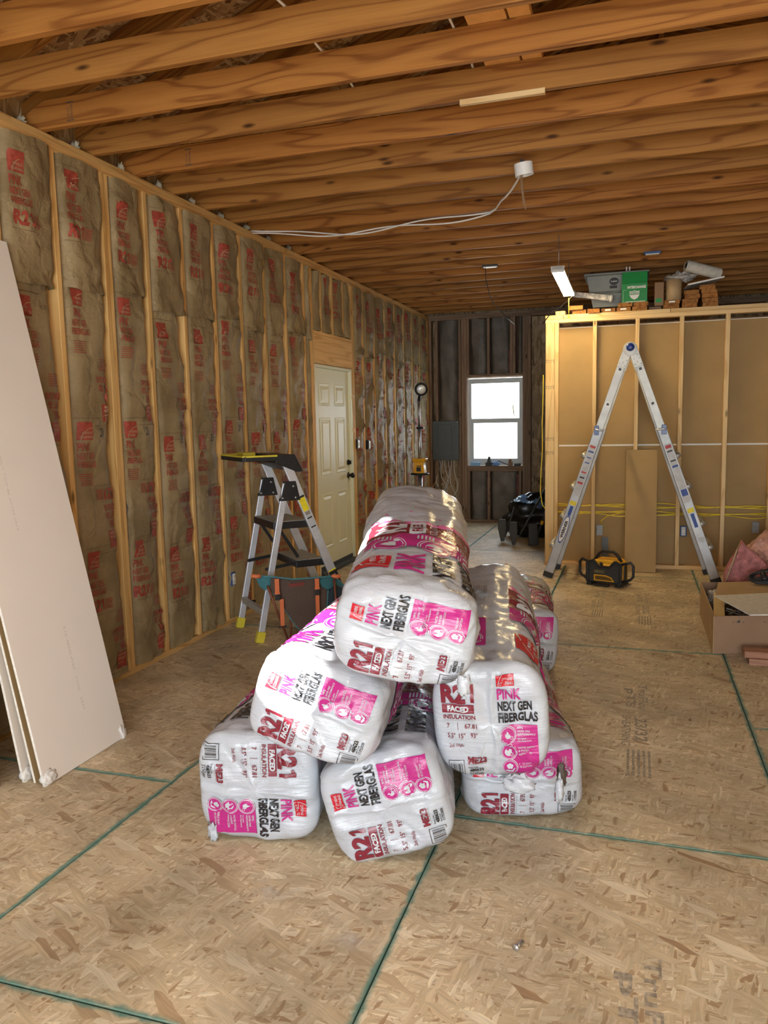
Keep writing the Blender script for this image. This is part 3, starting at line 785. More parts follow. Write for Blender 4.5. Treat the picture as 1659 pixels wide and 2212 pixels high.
m = MB(); m.tube([(-0.034, k, 1.08), (-0.02, k, 1.08), (-0.015, k, 1.08)], [0.03, 0.03, 0.024], 18); m.box((-0.015, k-0.005, 1.06), (0.005, k+0.005, 1.10)); m.build('deadbolt', M_BRONZE, d1)
for z in (1.76, 1.40):
    m = MB(); m.box((-0.03, DO1-7.51-0.02, z), (0.006, DO1-7.51+0.055, z+0.045)); m.build('shim', M_PALE, d1)

# ---- window in the back wall
w1 = struct('window_1', (-1.945, YB, 0))
def wbox(x0, x1, z0, z1, y0, y1, name, mat, bevel=0.002):
    m = MB(); m.box((x0+1.945, y0, z0), (x1+1.945, y1, z1)); return m.build(name, mat, w1, bevel=bevel)
WX0, WX1, WZ0, WZ1 = -2.34, -1.55, 0.835, 2.10
for a in ((WX0, WX0+0.045, WZ0, WZ1), (WX1-0.045, WX1, WZ0, WZ1), (WX0+0.045, WX1-0.045, WZ0, WZ0+0.07), (WX0+0.045, WX1-0.045, WZ1-0.07, WZ1)):
    wbox(a[0], a[1], a[2], a[3], 0.07, 0.135, 'window_frame', M_VINYL)
wbox(WX0+0.045, WX1-0.045, 1.455, 1.52, 0.08, 0.12, 'meeting_rail', M_VINYL)
for a in ((WX0+0.045, WX0+0.075, 0.905, 1.455), (WX1-0.075, WX1-0.045, 0.905, 1.455), (WX0+0.075, WX1-0.075, 0.905, 0.935)):
    wbox(a[0], a[1], a[2], a[3], 0.078, 0.11, 'sash_rail', M_VINYL)
wbox(WX0+0.045, WX1-0.045, 1.52, 2.03, 0.10, 0.104, 'pane', M_GLASS, 0); wbox(WX0+0.075, WX1-0.075, 0.935, 1.455, 0.09, 0.094, 'pane', M_GLASS, 0)

# ------------------------------------------------------------------ bags of insulation
def end_design():
    """end panel of a bag, in its own reading direction, about 0.40 x 0.38 m"""
    p = Print()
    p.r21(-0.180, 0.088, 0.125, 0.060, 'mar', 0.055)
    p.rect(-0.178, 0.050, -0.058, 0.080, 'mar', 0); p.text('FACED', -0.158, 0.0565, 0.080, 0.018, 'wht', 0.05, 2)
    p.text('INSULATION', -0.175, 0.028, 0.120, 0.0155, 'mar', 0.02)
    p.rect(-0.172, 0.0215, -0.062, 0.0225, 'gry')
    p.text('7', -0.165, -0.008, 0.009, 0.017, 'mar', 0.01); p.rect(-0.125, -0.015, -0.1235, 0.013, 'mar')
    p.text('67.81', -0.098, -0.008, 0.046, 0.017, 'mar', 0.01)
    p.text('5.5"', -0.165, -0.042, 0.029, 0.016, 'mar', 0.01); p.text('15"', -0.122, -0.042, 0.024, 0.016, 'mar', 0.01); p.text('93"', -0.078, -0.042, 0.026, 0.016, 'mar', 0.01)
    for x in (-0.160, -0.118, -0.072): p.rect(x, -0.048, x+0.012, -0.0468, 'gry')
    p.text('2x6 Walls', -0.162, -0.078, 0.056, 0.0125, 'mar', 0.01)
    p.text('ME23', -0.096, -0.138, 0.072, 0.023, 'mar', 0.04); p.rect(-0.094, -0.1445, -0.026, -0.143, 'gry')
    p.text('Product Code', -0.096, -0.158, 0.036, 0.006, 'blk', 0.02); p.text('480623', -0.093, -0.173, 0.054, 0.012, 'blk', 0.03)
    p.text('Stores Code', -0.093, -0.181, 0.034, 0.005, 'blk', 0.02); p.text('1175300', -0.090, -0.193, 0.050, 0.009, 'blk', 0.02)
    x0 = -0.170
    for a in ((x0, -0.190, x0+0.002, -0.128), (x0+0.058, -0.190, x0+0.060, -0.128), (x0, -0.130, x0+0.060, -0.128), (x0, -0.190, x0+0.012, -0.188), (x0+0.048, -0.19, x0+0.06, -0.188)): p.rect(*a, 'blk')
    for i, wd in enumerate((2, 1, 1, 3, 1, 2, 1, 1, 2, 3, 1, 1, 2)): p.rect(x0+0.008+i*0.0035, -0.182, x0+0.008+i*0.0035+wd*0.0008, -0.138, 'blk')
    # right half
    p.rect(0.030, 0.138, 0.096, 0.178, 'red'); p.text('OWENS', 0.050, 0.158, 0.040, 0.010, 'wht', 0.01, 2); p.text('CORNING', 0.042, 0.1435, 0.050, 0.010, 'wht', 0.01, 2)
    p.ring(0.096, 0.138, 0.058, 0.0605, 'wht', 2, 14, math.pi*0.72, math.pi, 1.0)
    p.text('PINK', 0.030, 0.091, 0.088, 0.037, 'mag', 0.03)
    p.text('NEXT GEN', 0.030, 0.050, 0.126, 0.031, 'blk', 0.035); p.text('FIBERGLAS', 0.030, 0.010, 0.146, 0.031, 'blk', 0.035)
    p.rect(0.165, 0.041, 0.171, 0.0425, 'blk')
    p.poly([(0.062, -0.004), (0.172, -0.004), (0.172, -0.180), (0.062, -0.180)], 'mag', 0)
    for i, y in enumerate((-0.035, -0.095, -0.152)):
        p.disc(0.062, y, 0.0305, 'wht', 1); p.disc(0.062, y, 0.0282, 'mag', 2); p.ring(0.062, y, 0.0240, 0.0258, 'wht', 3)
        p.disc(0.062, y, 0.0232, 'mag', 3)
    y = -0.035; p.poly([(0.050, y-0.002), (0.053, y+0.006), (0.056, y+0.002), (0.058, y+0.014), (0.063, y+0.008), (0.066, y-0.001), (0.068, y+0.003), (0.071, y-0.004), (0.067, y-0.012), (0.056, y-0.012)], 'wht', 4)
    p.disc(0.074, y-0.010, 0.0055, 'wht', 5, 14); p.disc(0.074, y-0.010, 0.0038, 'mag', 6, 14)
    y = -0.095; p.disc(0.060, y, 0.015, 'wht', 4, 20); p.poly([(0.060, y), (0.052, y+0.013), (0.063, y+0.014)], 'mag', 5); p.disc(0.072, y-0.010, 0.0075, 'wht', 5, 14); p.disc(0.072, y-0.010, 0.006, 'mag', 6, 14); p.poly([(0.068, y-0.010), (0.071, y-0.014), (0.077, y-0.006), (0.0758, y-0.0048), (0.071, y-0.0115), (0.0692, y-0.0087)], 'wht', 7)
    y = -0.152
    for k in range(5): p.disc(0.062+0.007*math.cos(k*1.257+0.3), y+0.006+0.006*math.sin(k*1.257+0.3), 0.0055, 'wht', 4+(k % 2), 12)
    p.poly([(0.044, y-0.010), (0.056, y-0.016), (0.072, y-0.016), (0.081, y-0.002), (0.077, y-0.001), (0.068, y-0.010), (0.050, y-0.007)], 'wht', 6)
    for (t, yy, w_, h_) in (('99%', -0.018, 0.022, 0.0075), ('SAFER FIRE', -0.029, 0.046, 0.0065), ('PERFORMANCE', -0.039, 0.066, 0.0065), ('No Added', -0.052, 0.030, 0.0055), ('Fire Retardants', -0.060, 0.050, 0.0055),
                            ('FASTER INSTALL', -0.084, 0.066, 0.0068), ('& PASSES', -0.095, 0.038, 0.0068), ('INSPECTION', -0.106, 0.050, 0.0068), ('FEELS SOFT', -0.147, 0.046, 0.0066), ('AS COTTON', -0.158, 0.046, 0.0066)):
        p.text(t, 0.097, yy, w_, h_, 'wht', 0.01, 3)
    return p
def body_design():
    """long side print: x runs along the bag from its near end, y runs around it"""
    p = Print()
    p.rect(0.055, 0.14, 0.175, 0.255, 'red'); p.text('OWENS', 0.105, 0.185, 0.06, 0.018, 'wht', 0.01, 2); p.text('CORNING', 0.09, 0.155, 0.08, 0.018, 'wht', 0.01, 2)
    p.ring(0.175, 0.14, 0.105, 0.109, 'wht', 2, 20, math.pi/2, math.pi, 1.0)
    p.text('PINK', 0.04, 0.035, 0.17, 0.085, 'mag', 0.04); p.text('NEXT GEN', 0.03, -0.06, 0.22, 0.065, 'blk', 0.035); p.text('FIBERGLAS', 0.03, -0.155, 0.24, 0.065, 'blk', 0.035)
    # magenta column with three roundels
    arc = [(0.385+0.02*math.sin(math.pi*k/16), 0.27-0.50*k/16) for k in range(17)]
    p.poly([(0.285, -0.23), (0.285, 0.27)]+arc, 'mag', 0)
    for y in (0.16, 0.0, -0.15):
        p.disc(0.295, y, 0.062, 'wht', 1, 32); p.disc(0.295, y, 0.058, 'mag', 2, 32); p.ring(0.295, y, 0.048, 0.052, 'wht', 3, 32)
    p.poly([(0.268, 0.158), (0.276, 0.175), (0.283, 0.166), (0.290, 0.192), (0.302, 0.176), (0.308, 0.160), (0.316, 0.166), (0.318, 0.148), (0.306, 0.136), (0.28, 0.136)], 'wht', 4)
    p.disc(0.325, 0.135, 0.012, 'wht', 5); p.disc(0.292, 0.0, 0.032, 'wht', 4); p.poly([(0.292, 0.0), (0.276, 0.028), (0.298, 0.03)], 'mag', 5)
    for k in range(5): p.disc(0.293+0.016*math.cos(k*1.257), -0.142+0.014*math.sin(k*1.257), 0.012, 'wht', 4+k % 2, 14)
    p.poly([(0.258, -0.168), (0.285, -0.185), (0.322, -0.182), (0.338, -0.155), (0.330, -0.152), (0.312, -0.172), (0.270, -0.164)], 'wht', 6)
    for y0 in (0.22, 0.06, -0.09):
        p.lines(0.355, 0.392, [y0-0.014*i for i in range(5)], 0.007, 'wht', 3)
    ar2 = [(a+0.003, b) for a, b in arc]
    p.poly(ar2[::-1]+[(0.60-0.06*math.sin(math.pi*k/8), 0.27-0.50*k/8) for k in range(9)], 'mar', 0)
    p.r21(0.418, 0.115, 0.125, 0.115, 'wht', 0.05, 2)
    p.rect(0.415, 0.035, 0.535, 0.095, 'wht', 2); p.text('FACED', 0.43, 0.048, 0.09, 0.035, 'mar', 0.05, 3)
    p.text('INSULATION', 0.415, -0.01, 0.125, 0.030, 'wht', 0.0, 2)
    p.text('7 | 67.81', 0.43, -0.07, 0.10, 0.025, 'wht', 0, 2); p.text('5.5" 15" 93"', 0.43, -0.11, 0.11, 0.022, 'wht', 0, 2); p.text('2x6 Walls', 0.45, -0.16, 0.07, 0.022, 'wht', 0, 2)
    # pink splash along the far edge
    pts = []
    for k in range(25):
        y = 0.27-0.48*k/24; pts.append((0.560-0.055*math.sin(math.pi*k/24)+0.02*((k*7) % 5)/5, y))
    back = [(0.585-0.055*math.sin(math.pi*k/24)+0.030*((k*11) % 7)/7, 0.27-0.48*k/24) for k in range(25)][::-1]
    for k in range(24): p.poly([pts[k], back[24-k], back[23-k], pts[k+1]], 'pnk', 1)
    for (x, y, r) in ((0.63, 0.2, 0.008), (0.65, 0.1, 0.006), (0.62, -0.02, 0.009), (0.64, -0.14, 0.006)): p.disc(x, y, r, 'pnk', 1, 10)
    return p
def side_design():
    """second long side: fine print, bar codes, the small logo"""
    p = Print()
    for cx in (0.42, 0.52):
        for i in range(4):
            p.lines(cx+0.0, cx+0.085, [0.16-0.075*i-0.0075*k for k in range(8)], 0.0035, 'gry')
    for (x, y) in ((0.30, 0.05), (0.30, -0.02), (0.36, 0.12)):
        for a in ((x, y, x+0.002, y+0.05), (x+0.075, y, x+0.077, y+0.05), (x, y, x+0.077, y+0.002), (x, y+0.048, x+0.077, y+0.05)): p.rect(*a, 'blk')
        for i in range(13): p.rect(x+0.010+i*0.0045, y+0.008, x+0.010+i*0.0045+0.0008*(1+i*5 % 3), y+0.042, 'blk')
    p.rect(0.47, 0.19, 0.53, 0.24, 'red'); p.text('PINK', 0.47, 0.165, 0.05, 0.02, 'mag', 0.03)
    p.rect(0.08, -0.12, 0.27, 0.20, 'mag')
    for y in (0.15, 0.04, -0.07):
        p.disc(0.13, y, 0.04, 'wht', 1); p.disc(0.13, y, 0.037, 'mag', 2); p.ring(0.13, y, 0.030, 0.033, 'wht', 3); p.disc(0.13, y, 0.018, 'wht', 3)
        p.lines(0.18, 0.255, [y+0.02-0.014*i for i in range(4)], 0.007, 'wht', 2)
    p.text('THE RIGHT CHOICE', 0.06, 0.225, 0.2, 0.022, 'mar', 0.0)
    return p
_ed = end_design(); _el = Print(); _er = Print(); _ec = Print()
for it in _ed.items: ((_ec if max(v[1] for v in it[1]) < -0.1 else _el) if min(v[0] for v in it[1]) < 0.0 else _er).items.append(it)
END_L = _el.tess(0.014); END_C = _ec.tess(0.014); END_R = _er.tess(0.014)
BODY_T = body_design().tess(0.016)
SIDE_T = side_design().tess(0.018)

def insulation_bag(pos, yaw, pit, rol, sw, sh, sl, spin, seed, label, body=0.0, side=None, nexp=4.2, slant=0.0, taper=0.06, sag=0.0):
    """pos: centre of the near end; spin: reading direction of the end print (radians, anticlockwise)"""
    W, H, L = 0.215*sw, 0.205*sh, 1.2*sl
    R0 = empty('insulation_bag', pos)
    c = Vector((-math.sin(yaw)*math.cos(pit), math.cos(yaw)*math.cos(pit), math.sin(pit)))
    a0 = Vector((math.cos(yaw), math.sin(yaw), 0)); b0 = a0.cross(c)
    a = a0*math.cos(rol)+b0*math.sin(rol); b = -a0*math.sin(rol)+b0*math.cos(rol)
    for (v, i) in ((a, 0), (c, 1), (b, 2)): pass
    mt = Matrix.Identity(4)
    for i in range(3): mt[i][0] = a[i]; mt[i][1] = c[i]; mt[i][2] = b[i]; mt[i][3] = pos[i]
    R0.matrix_world = mt
    E = 0.042
    cs, sn = math.cos(spin), math.sin(spin)
    def nrm(x, y): return (abs(x/W)**nexp+abs(y/H)**nexp)**(1/nexp)
    def ridge(x, y):
        # crease between the two printed halves, and folds gathered at the edges
        u = (x*cs+y*sn); v = (-x*sn+y*cs)
        r = nrm(x, y)
        d = -0.010*math.exp(-((u-0.012+0.006*math.sin(v*22))/0.008)**2)
        th = math.atan2(y, x)
        d += 0.010*(r**3)*math.sin(th*9+seed+2*noise.noise(Vector((x*6, y*6, seed))))*0.5
        d += 0.012*noise.noise(Vector((x*5, y*5, seed*3.3)))+0.006*noise.noise(Vector((x*16, y*16, seed)))
        k = 1-abs(2*noise.noise(Vector((x*7+y*3, y*8-x*2, seed*1.7))))
        d -= 0.011*max(0, k)**7
        k = 1-abs(2*noise.noise(Vector((x*3.5-y*6, y*3+x*5, seed*2.9))))
        d += 0.008*max(0, k)**7
        return d
    def cap(x, y, off=0.0):
        r = nrm(x, y)
        q = max(0.0, min(1.0, (r-0.78)/0.22))
        cc = E*(1-math.sqrt(max(0, 1-q*q)))-0.012*(1-r*r)+ridge(x, y)*(1-q**6)+slant*y
        return Vector((x, cc-off, y))
    NT_ = 112
    ths = [2*math.pi*i/NT_ for i in range(NT_)]
    def sec(th, n_=nexp):
        cx, sy = math.cos(th), math.sin(th)
        k = (abs(cx)**n_+abs(sy)**n_)**(-1/n_)
        return cx*k, sy*k
    def bodyp(th, s, off=0.0):
        t = min(1, s/0.35); n_ = nexp*(1-0.25*t)
        x, y = sec(th, n_)
        kw = 1-taper*max(0, (s-0.15)/L)+0.02*math.sin(s*7+seed)
        far = max(0, (s-(L-0.13))/0.13); kw *= math.sqrt(max(0.0, 1-min(1, far)**2.4))*0.75+0.25 if far > 0 else 1
        fold = 0
        P = Vector((x*1.5, y*1.5, s*2.2+seed*5))
        d = 0.012*noise.noise(P)
        fine = noise.noise(Vector((x*1.6, y*1.6, s*30+seed)))
        k = 1-abs(noise.noise(Vector((x*1.2, y*1.2, s*11+seed*2)))*2)
        d += 0.0035*fine-0.006*max(0, k)**6
        d += 0.008*noise.noise(Vector((x*4, y*4, s*5+seed)))
        if s < 0.10: d += (0.10-s)*0.10*math.sin(th*11+3*noise.noise(Vector((x*2, y*2, seed))))
        rr = Vector((x*W, 0, y*H)); nn = rr.normalized()
        pz = sag*math.sin(math.pi*min(1, s/L))
        return Vector((rr.x*kw, E+s+slant*y*H*max(0, 1-s/0.3), rr.z*kw-pz))+nn*(d*min(1, s/0.03)+off)
    vs = []; fs = []
    rs = [0.0001, 0.12, 0.24, 0.36, 0.48, 0.58, 0.66, 0.73, 0.79, 0.84, 0.885, 0.92, 0.95, 0.972, 0.99, 1.0]
    for r in rs:
        for th in ths: x, y = sec(th); vs.append(cap(x*W*r, y*H*r))
    ss = [0.012+i*0.0165 for i in range(int((L-2*E)/0.0165))]
    for s in ss:
        for th in ths: vs.append(bodyp(th, s))
    s_end = ss[-1]
    for k in (0.6, 0.25, 0.02):
        for th in ths:
            p_ = bodyp(th, s_end); vs.append(Vector((p_.x*k, p_.y+0.02*(1-k), p_.z*k)))
    nr = len(rs)+len(ss)+3
    for j in range(nr-1):
        for i in range(NT_): fs.append((j*NT_+i, j*NT_+(i+1) % NT_, (j+1)*NT_+(i+1) % NT_, (j+1)*NT_+i))
    m = MB(); m.add(vs, fs, 0, True); m.f.append(tuple(reversed(range(NT_)))); m.mi.append(0); m.sm.append(True)
    m.build('plastic_wrap', M_FILM, R0)
    kx = min(sw, 1.05)
    swap = abs(sn) > 0.7
    def efn(x, y, off):
        # squeeze the print a little to the panel of this bag
        if swap: x *= 0.98*sh; y *= 0.98*sw
        else: x *= 0.98*sw; y *= 0.98*sh
        X = x*cs-y*sn; Y = x*sn+y*cs
        r = nrm(X, Y)
        if r <= 1: return cap(X, Y, off)
        th = math.atan2(Y/H, X/W); return bodyp(th, (r-1)*0.2, off)
    lay(END_L, efn, PRN, 'rating_print', R0, 0.0052, 0.0006); lay(END_C, efn, PRN, 'code_print', R0, 0.0052, 0.0006); lay(END_R, efn, PRN, 'brand_print', R0, 0.0052, 0.0006)
    # arc length tables around the body
    tab = []; acc = 0; prev = None
    for i in range(721):
        th = 2*math.pi*i/720; x, y = sec(th, nexp*0.8); p_ = (x*W, y*H)
        if prev: acc += math.hypot(p_[0]-prev[0], p_[1]-prev[1])
        tab.append(acc); prev = p_
    total = acc; arr = np.array(tab)
    def around(center, t):
        base = np.interp((center % (2*math.pi))/(2*math.pi)*720, range(721), arr)
        return float(np.interp((base+t) % total, arr, range(721)))/720*2*math.pi
    def bfn(center, flip=1, x0=0.055):
        return lambda x, y, off: bodyp(around(center, y*flip), x*1.18+x0, off)
    if body is not None: lay(BODY_T, bfn(math.pi/2+body), PRN, 'side_print', R0, 0.0038, 0.0005)
    if side is not None: lay(SIDE_T, bfn(math.pi/2+side[0], side[1]), PRN, 'fine_print', R0, 0.0038, 0.0005)
    tag(R0, label, 'insulation bag', 'wrapped insulation bags in the pile')
    return R0
bagT = insulation_bag((-0.643, 2.172, 0.878), rad(13.1), rad(9.2), rad(-8.1), 1.00, 0.69, 1.16, rad(84), 1.0, 'white wrapped insulation bag lying on top of the pile, pointing to the window', body=-0.30, side=None, nexp=3.3, slant=0.25)
bagLU = insulation_bag((-0.995, 2.284, 0.572), rad(3.1), rad(3.8), rad(-12.9), 1.04, 0.72, 1.10, rad(84), 2.3, 'sunlit insulation bag in the middle row, left under the topmost bag', body=0.35, side=(-1.2, 1), slant=0.3)
bagRU = insulation_bag((-0.455, 2.563, 0.478), rad(9.7), rad(7.8), rad(3.5), 0.93, 1.06, 0.98, rad(0), 3.9, 'insulation bag in the middle row on the right, its end print upright', body=-1.62, side=(0.60, 1), nexp=3.4)
bagLL = insulation_bag((-1.280, 2.405, 0.208), rad(9.4), rad(0.5), rad(0.3), 1.05, 1.0, 1.05, rad(-90), 5.2, 'insulation bag on the floor at the left of the pile, print turned clockwise', body=0.9, side=None)
bagM = insulation_bag((-0.789, 2.405, 0.206), rad(12.7), rad(0), rad(15.5), 1.0, 0.93, 1.0, rad(88), 6.1, 'insulation bag on the floor in the middle of the pile, tilted onto one edge', body=-0.10, side=None)
bagRL = insulation_bag((-0.384, 2.83, 0.155), rad(12.5), rad(0.5), rad(2.0), 1.06, 0.74, 1.0, rad(88), 7.4, 'insulation bag on the floor at the right, under the bag with upright print', body=-0.9, side=None)
bagB = insulation_bag((-0.62, 4.52, 0.205), rad(8), rad(0.0), rad(-3), 1.0, 0.98, 0.95, rad(88), 8.8, 'insulation bag lying farthest back on the right, behind the pile', body=-1.2, side=(-0.25, -1))
# torn film and wisps of fibre on the bags
def scrap(name, c, r, sc, mat, parent, seed, amp=0.4):
    m = MB(); m.blob((0, 0, 0), r, sc, amp, 2.5, seed, 18, 12); o = m.build(name, mat, None, c); o.parent = parent
    o.matrix_parent_inverse = parent.matrix_world.inverted(); return o
bpy.context.view_layer.update()
scrap('exposed_fibre', (-1.455, 2.405, 0.075), 0.030, (1.1, 0.5, 1.5), M_FPNK, bagLL, 3)
scrap('torn_film', (-1.45, 2.38, 0.035), 0.024, (0.6, 0.4, 1.4), M_FILM, bagLL, 4, 0.7)
scrap('torn_film', (-0.235, 2.71, 0.20), 0.030, (0.5, 0.5, 1.6), M_FILM, bagRL, 6, 0.3)
scrap('exposed_fibre', (-0.232, 2.76, 0.23), 0.028, (0.6, 0.5, 1.6), M_KDARK, bagRL, 8, 0.3)
scrap('torn_film', (-0.36, 2.57, 0.265), 0.040, (1.3, 0.35, 0.8), M_FILM, bagRU, 9, 0.3)
scrap('torn_film', (-0.465, 2.175, 0.745), 0.028, (0.7, 0.4, 1.2), M_FILM, bagT, 11, 0.35)
m = MB(); m.blob((0, 0, 0.0), 0.11, (0.75, 0.9, 1.9), 0.35, 2.2, 12); o = m.build('insulation_scrap', M_FLUFF2, None, (-0.90, 5.60, 0.20))
tag(o, 'loose pink insulation tuft standing behind the pile of bags', 'insulation')

# ------------------------------------------------------------------ drywall sheets leaning on the left wall
def sheet(y0, y1, xb, zt, xt, th, label, tapes=(), back=False, notch=True):
    """board standing on the floor at x = xb and leaning back to x = xt at height zt"""
    d = Vector((xt-xb, 0, zt)); L = d.length; d.normalize(); n = Vector((d.z, 0, -d.x))
    m4 = frame((0, 1, 0), d, (xb, (y0+y1)/2, 0)); W = (y1-y0)/2     # local x = +y, local y = up the board, z = x-hat cross
    root = empty('drywall_sheet'); root.matrix_world = m4; bpy.context.view_layer.update()
    s = 1 if (m4.to_3x3() @ Vector((0, 0, 1))).dot(n) > 0 else -1
    m = MB(); ys = [0.0, 0.05, 0.10]+[0.1+(L-0.1)*k/8 for k in range(1, 9)]
    lo, hi = (-0.0004, th*0.06) if s > 0 else (-th*0.06, 0.0004)
    m.box((-W, 0, th*0.08*s if s > 0 else -th*0.92), (W, L, th*0.92 if s > 0 else -th*0.08)); core = m.build('gypsum_core', M_GYP, root)
    a, b = sorted((s*th*0.92, s*th*1.0)); m = MB(); m.box((-W-0.0005, 0.002 if notch else 0, a), (W+0.0005, L, b)); m.build('face_paper', M_DRY if not back else M_DRYB, root, bevel=0.001)
    a, b = sorted((0, s*th*0.08)); m = MB(); m.box((-W-0.0005, 0, a), (W+0.0005, L, b)); m.build('back_paper', M_DRYB, root)
    if notch:
        m = MB(); m.blob((-W+0.035, 0.028, s*th*0.9), 0.034, (1.2, 0.9, 0.22), 0.4, 2, 5); m.build('crushed_corner', M_GYP, root)
        m = MB(); m.blob((W-0.02, 0.02, s*th*0.9), 0.026, (0.9, 1.4, 0.22), 0.4, 2, 9); m.build('crushed_corner', M_GYP, root)
    tag(root, label, 'drywall'); return root, s, W, L, th
def stamp(root, s, th, lines_, x, y, mat=M_WSTAMP, size=0.02, vert=True):
    p = Print(); yy = 0
    for t, w_ in lines_: p.text(t, 0, yy, w_, size, 'i', 0.0); yy -= size*1.6
    f = (lambda a, b, o: (x+b*1, y-a, s*(th+o))) if vert else (lambda a, b, o: (x+a, y+b, s*(th+o)))
    lay(p.tess(0), f, {'i': mat}, 'ink_stamp', root, 0.0006, 0)['kind'] = 'stuff'
PALEINK = plain('pale_grey_ink', (0.60, 0.55, 0.50), 0.8)
A_, s_, W_, L_, t_ = sheet(2.56, 3.12, -2.375, 2.40, -2.882, 0.0127, 'pale drywall sheet leaning on the left wall, nearest the room, its corner on the floor')
stamp(A_, s_, t_, [('R16-48S5LW87   VOG   2047', 0.40)], 0.04, 0.62, PALEINK, 0.013)
stamp(A_, s_, t_, [('APPLY TOP 40'' ASTM 2017', 0.36)], -0.09, 1.45, PALEINK, 0.011)
B_, s_, W_, L_, t_ = sheet(2.58, 3.155, -2.440, 1.235, -2.688, 0.0127, 'short drywall sheet behind the pale sheet, printed white tape down its edge', back=True, notch=False)
m = MB(); m.box((W_-0.004, 0.02, min(0, s_*t_)-0.001), (W_+0.0015, L_-0.002, max(0, s_*t_)+0.001)); m.build('edge_tape', M_TAPEW, B_)
m = MB(); m.box((-W_, L_-0.003, min(0, s_*t_)-0.001), (W_, L_+0.001, max(0, s_*t_)+0.001)); m.build('edge_tape', M_TAPEW, B_)
m = MB(); rr = random.Random(3)
for k in range(26):
    v = 0.06+k*0.045; m.box((W_+0.0015, v, 0.003*s_), (W_+0.002, v+0.01+0.022*rr.random(), 0.008*s_))
o = m.build('tape_print', M_LBLK, B_); o['kind'] = 'stuff'
C_, s_, W_, L_, t_ = sheet(2.57, 3.08, -2.492, 2.30, -2.890, 0.0127, 'drywall sheet hidden second behind the pale leaning sheet')
D_, s_, W_, L_, t_ = sheet(1.30, 2.50, -2.56, 2.38, -2.880, 0.0127, 'shaded drywall sheet at the left edge, standing nearer than the pale sheet', notch=False)

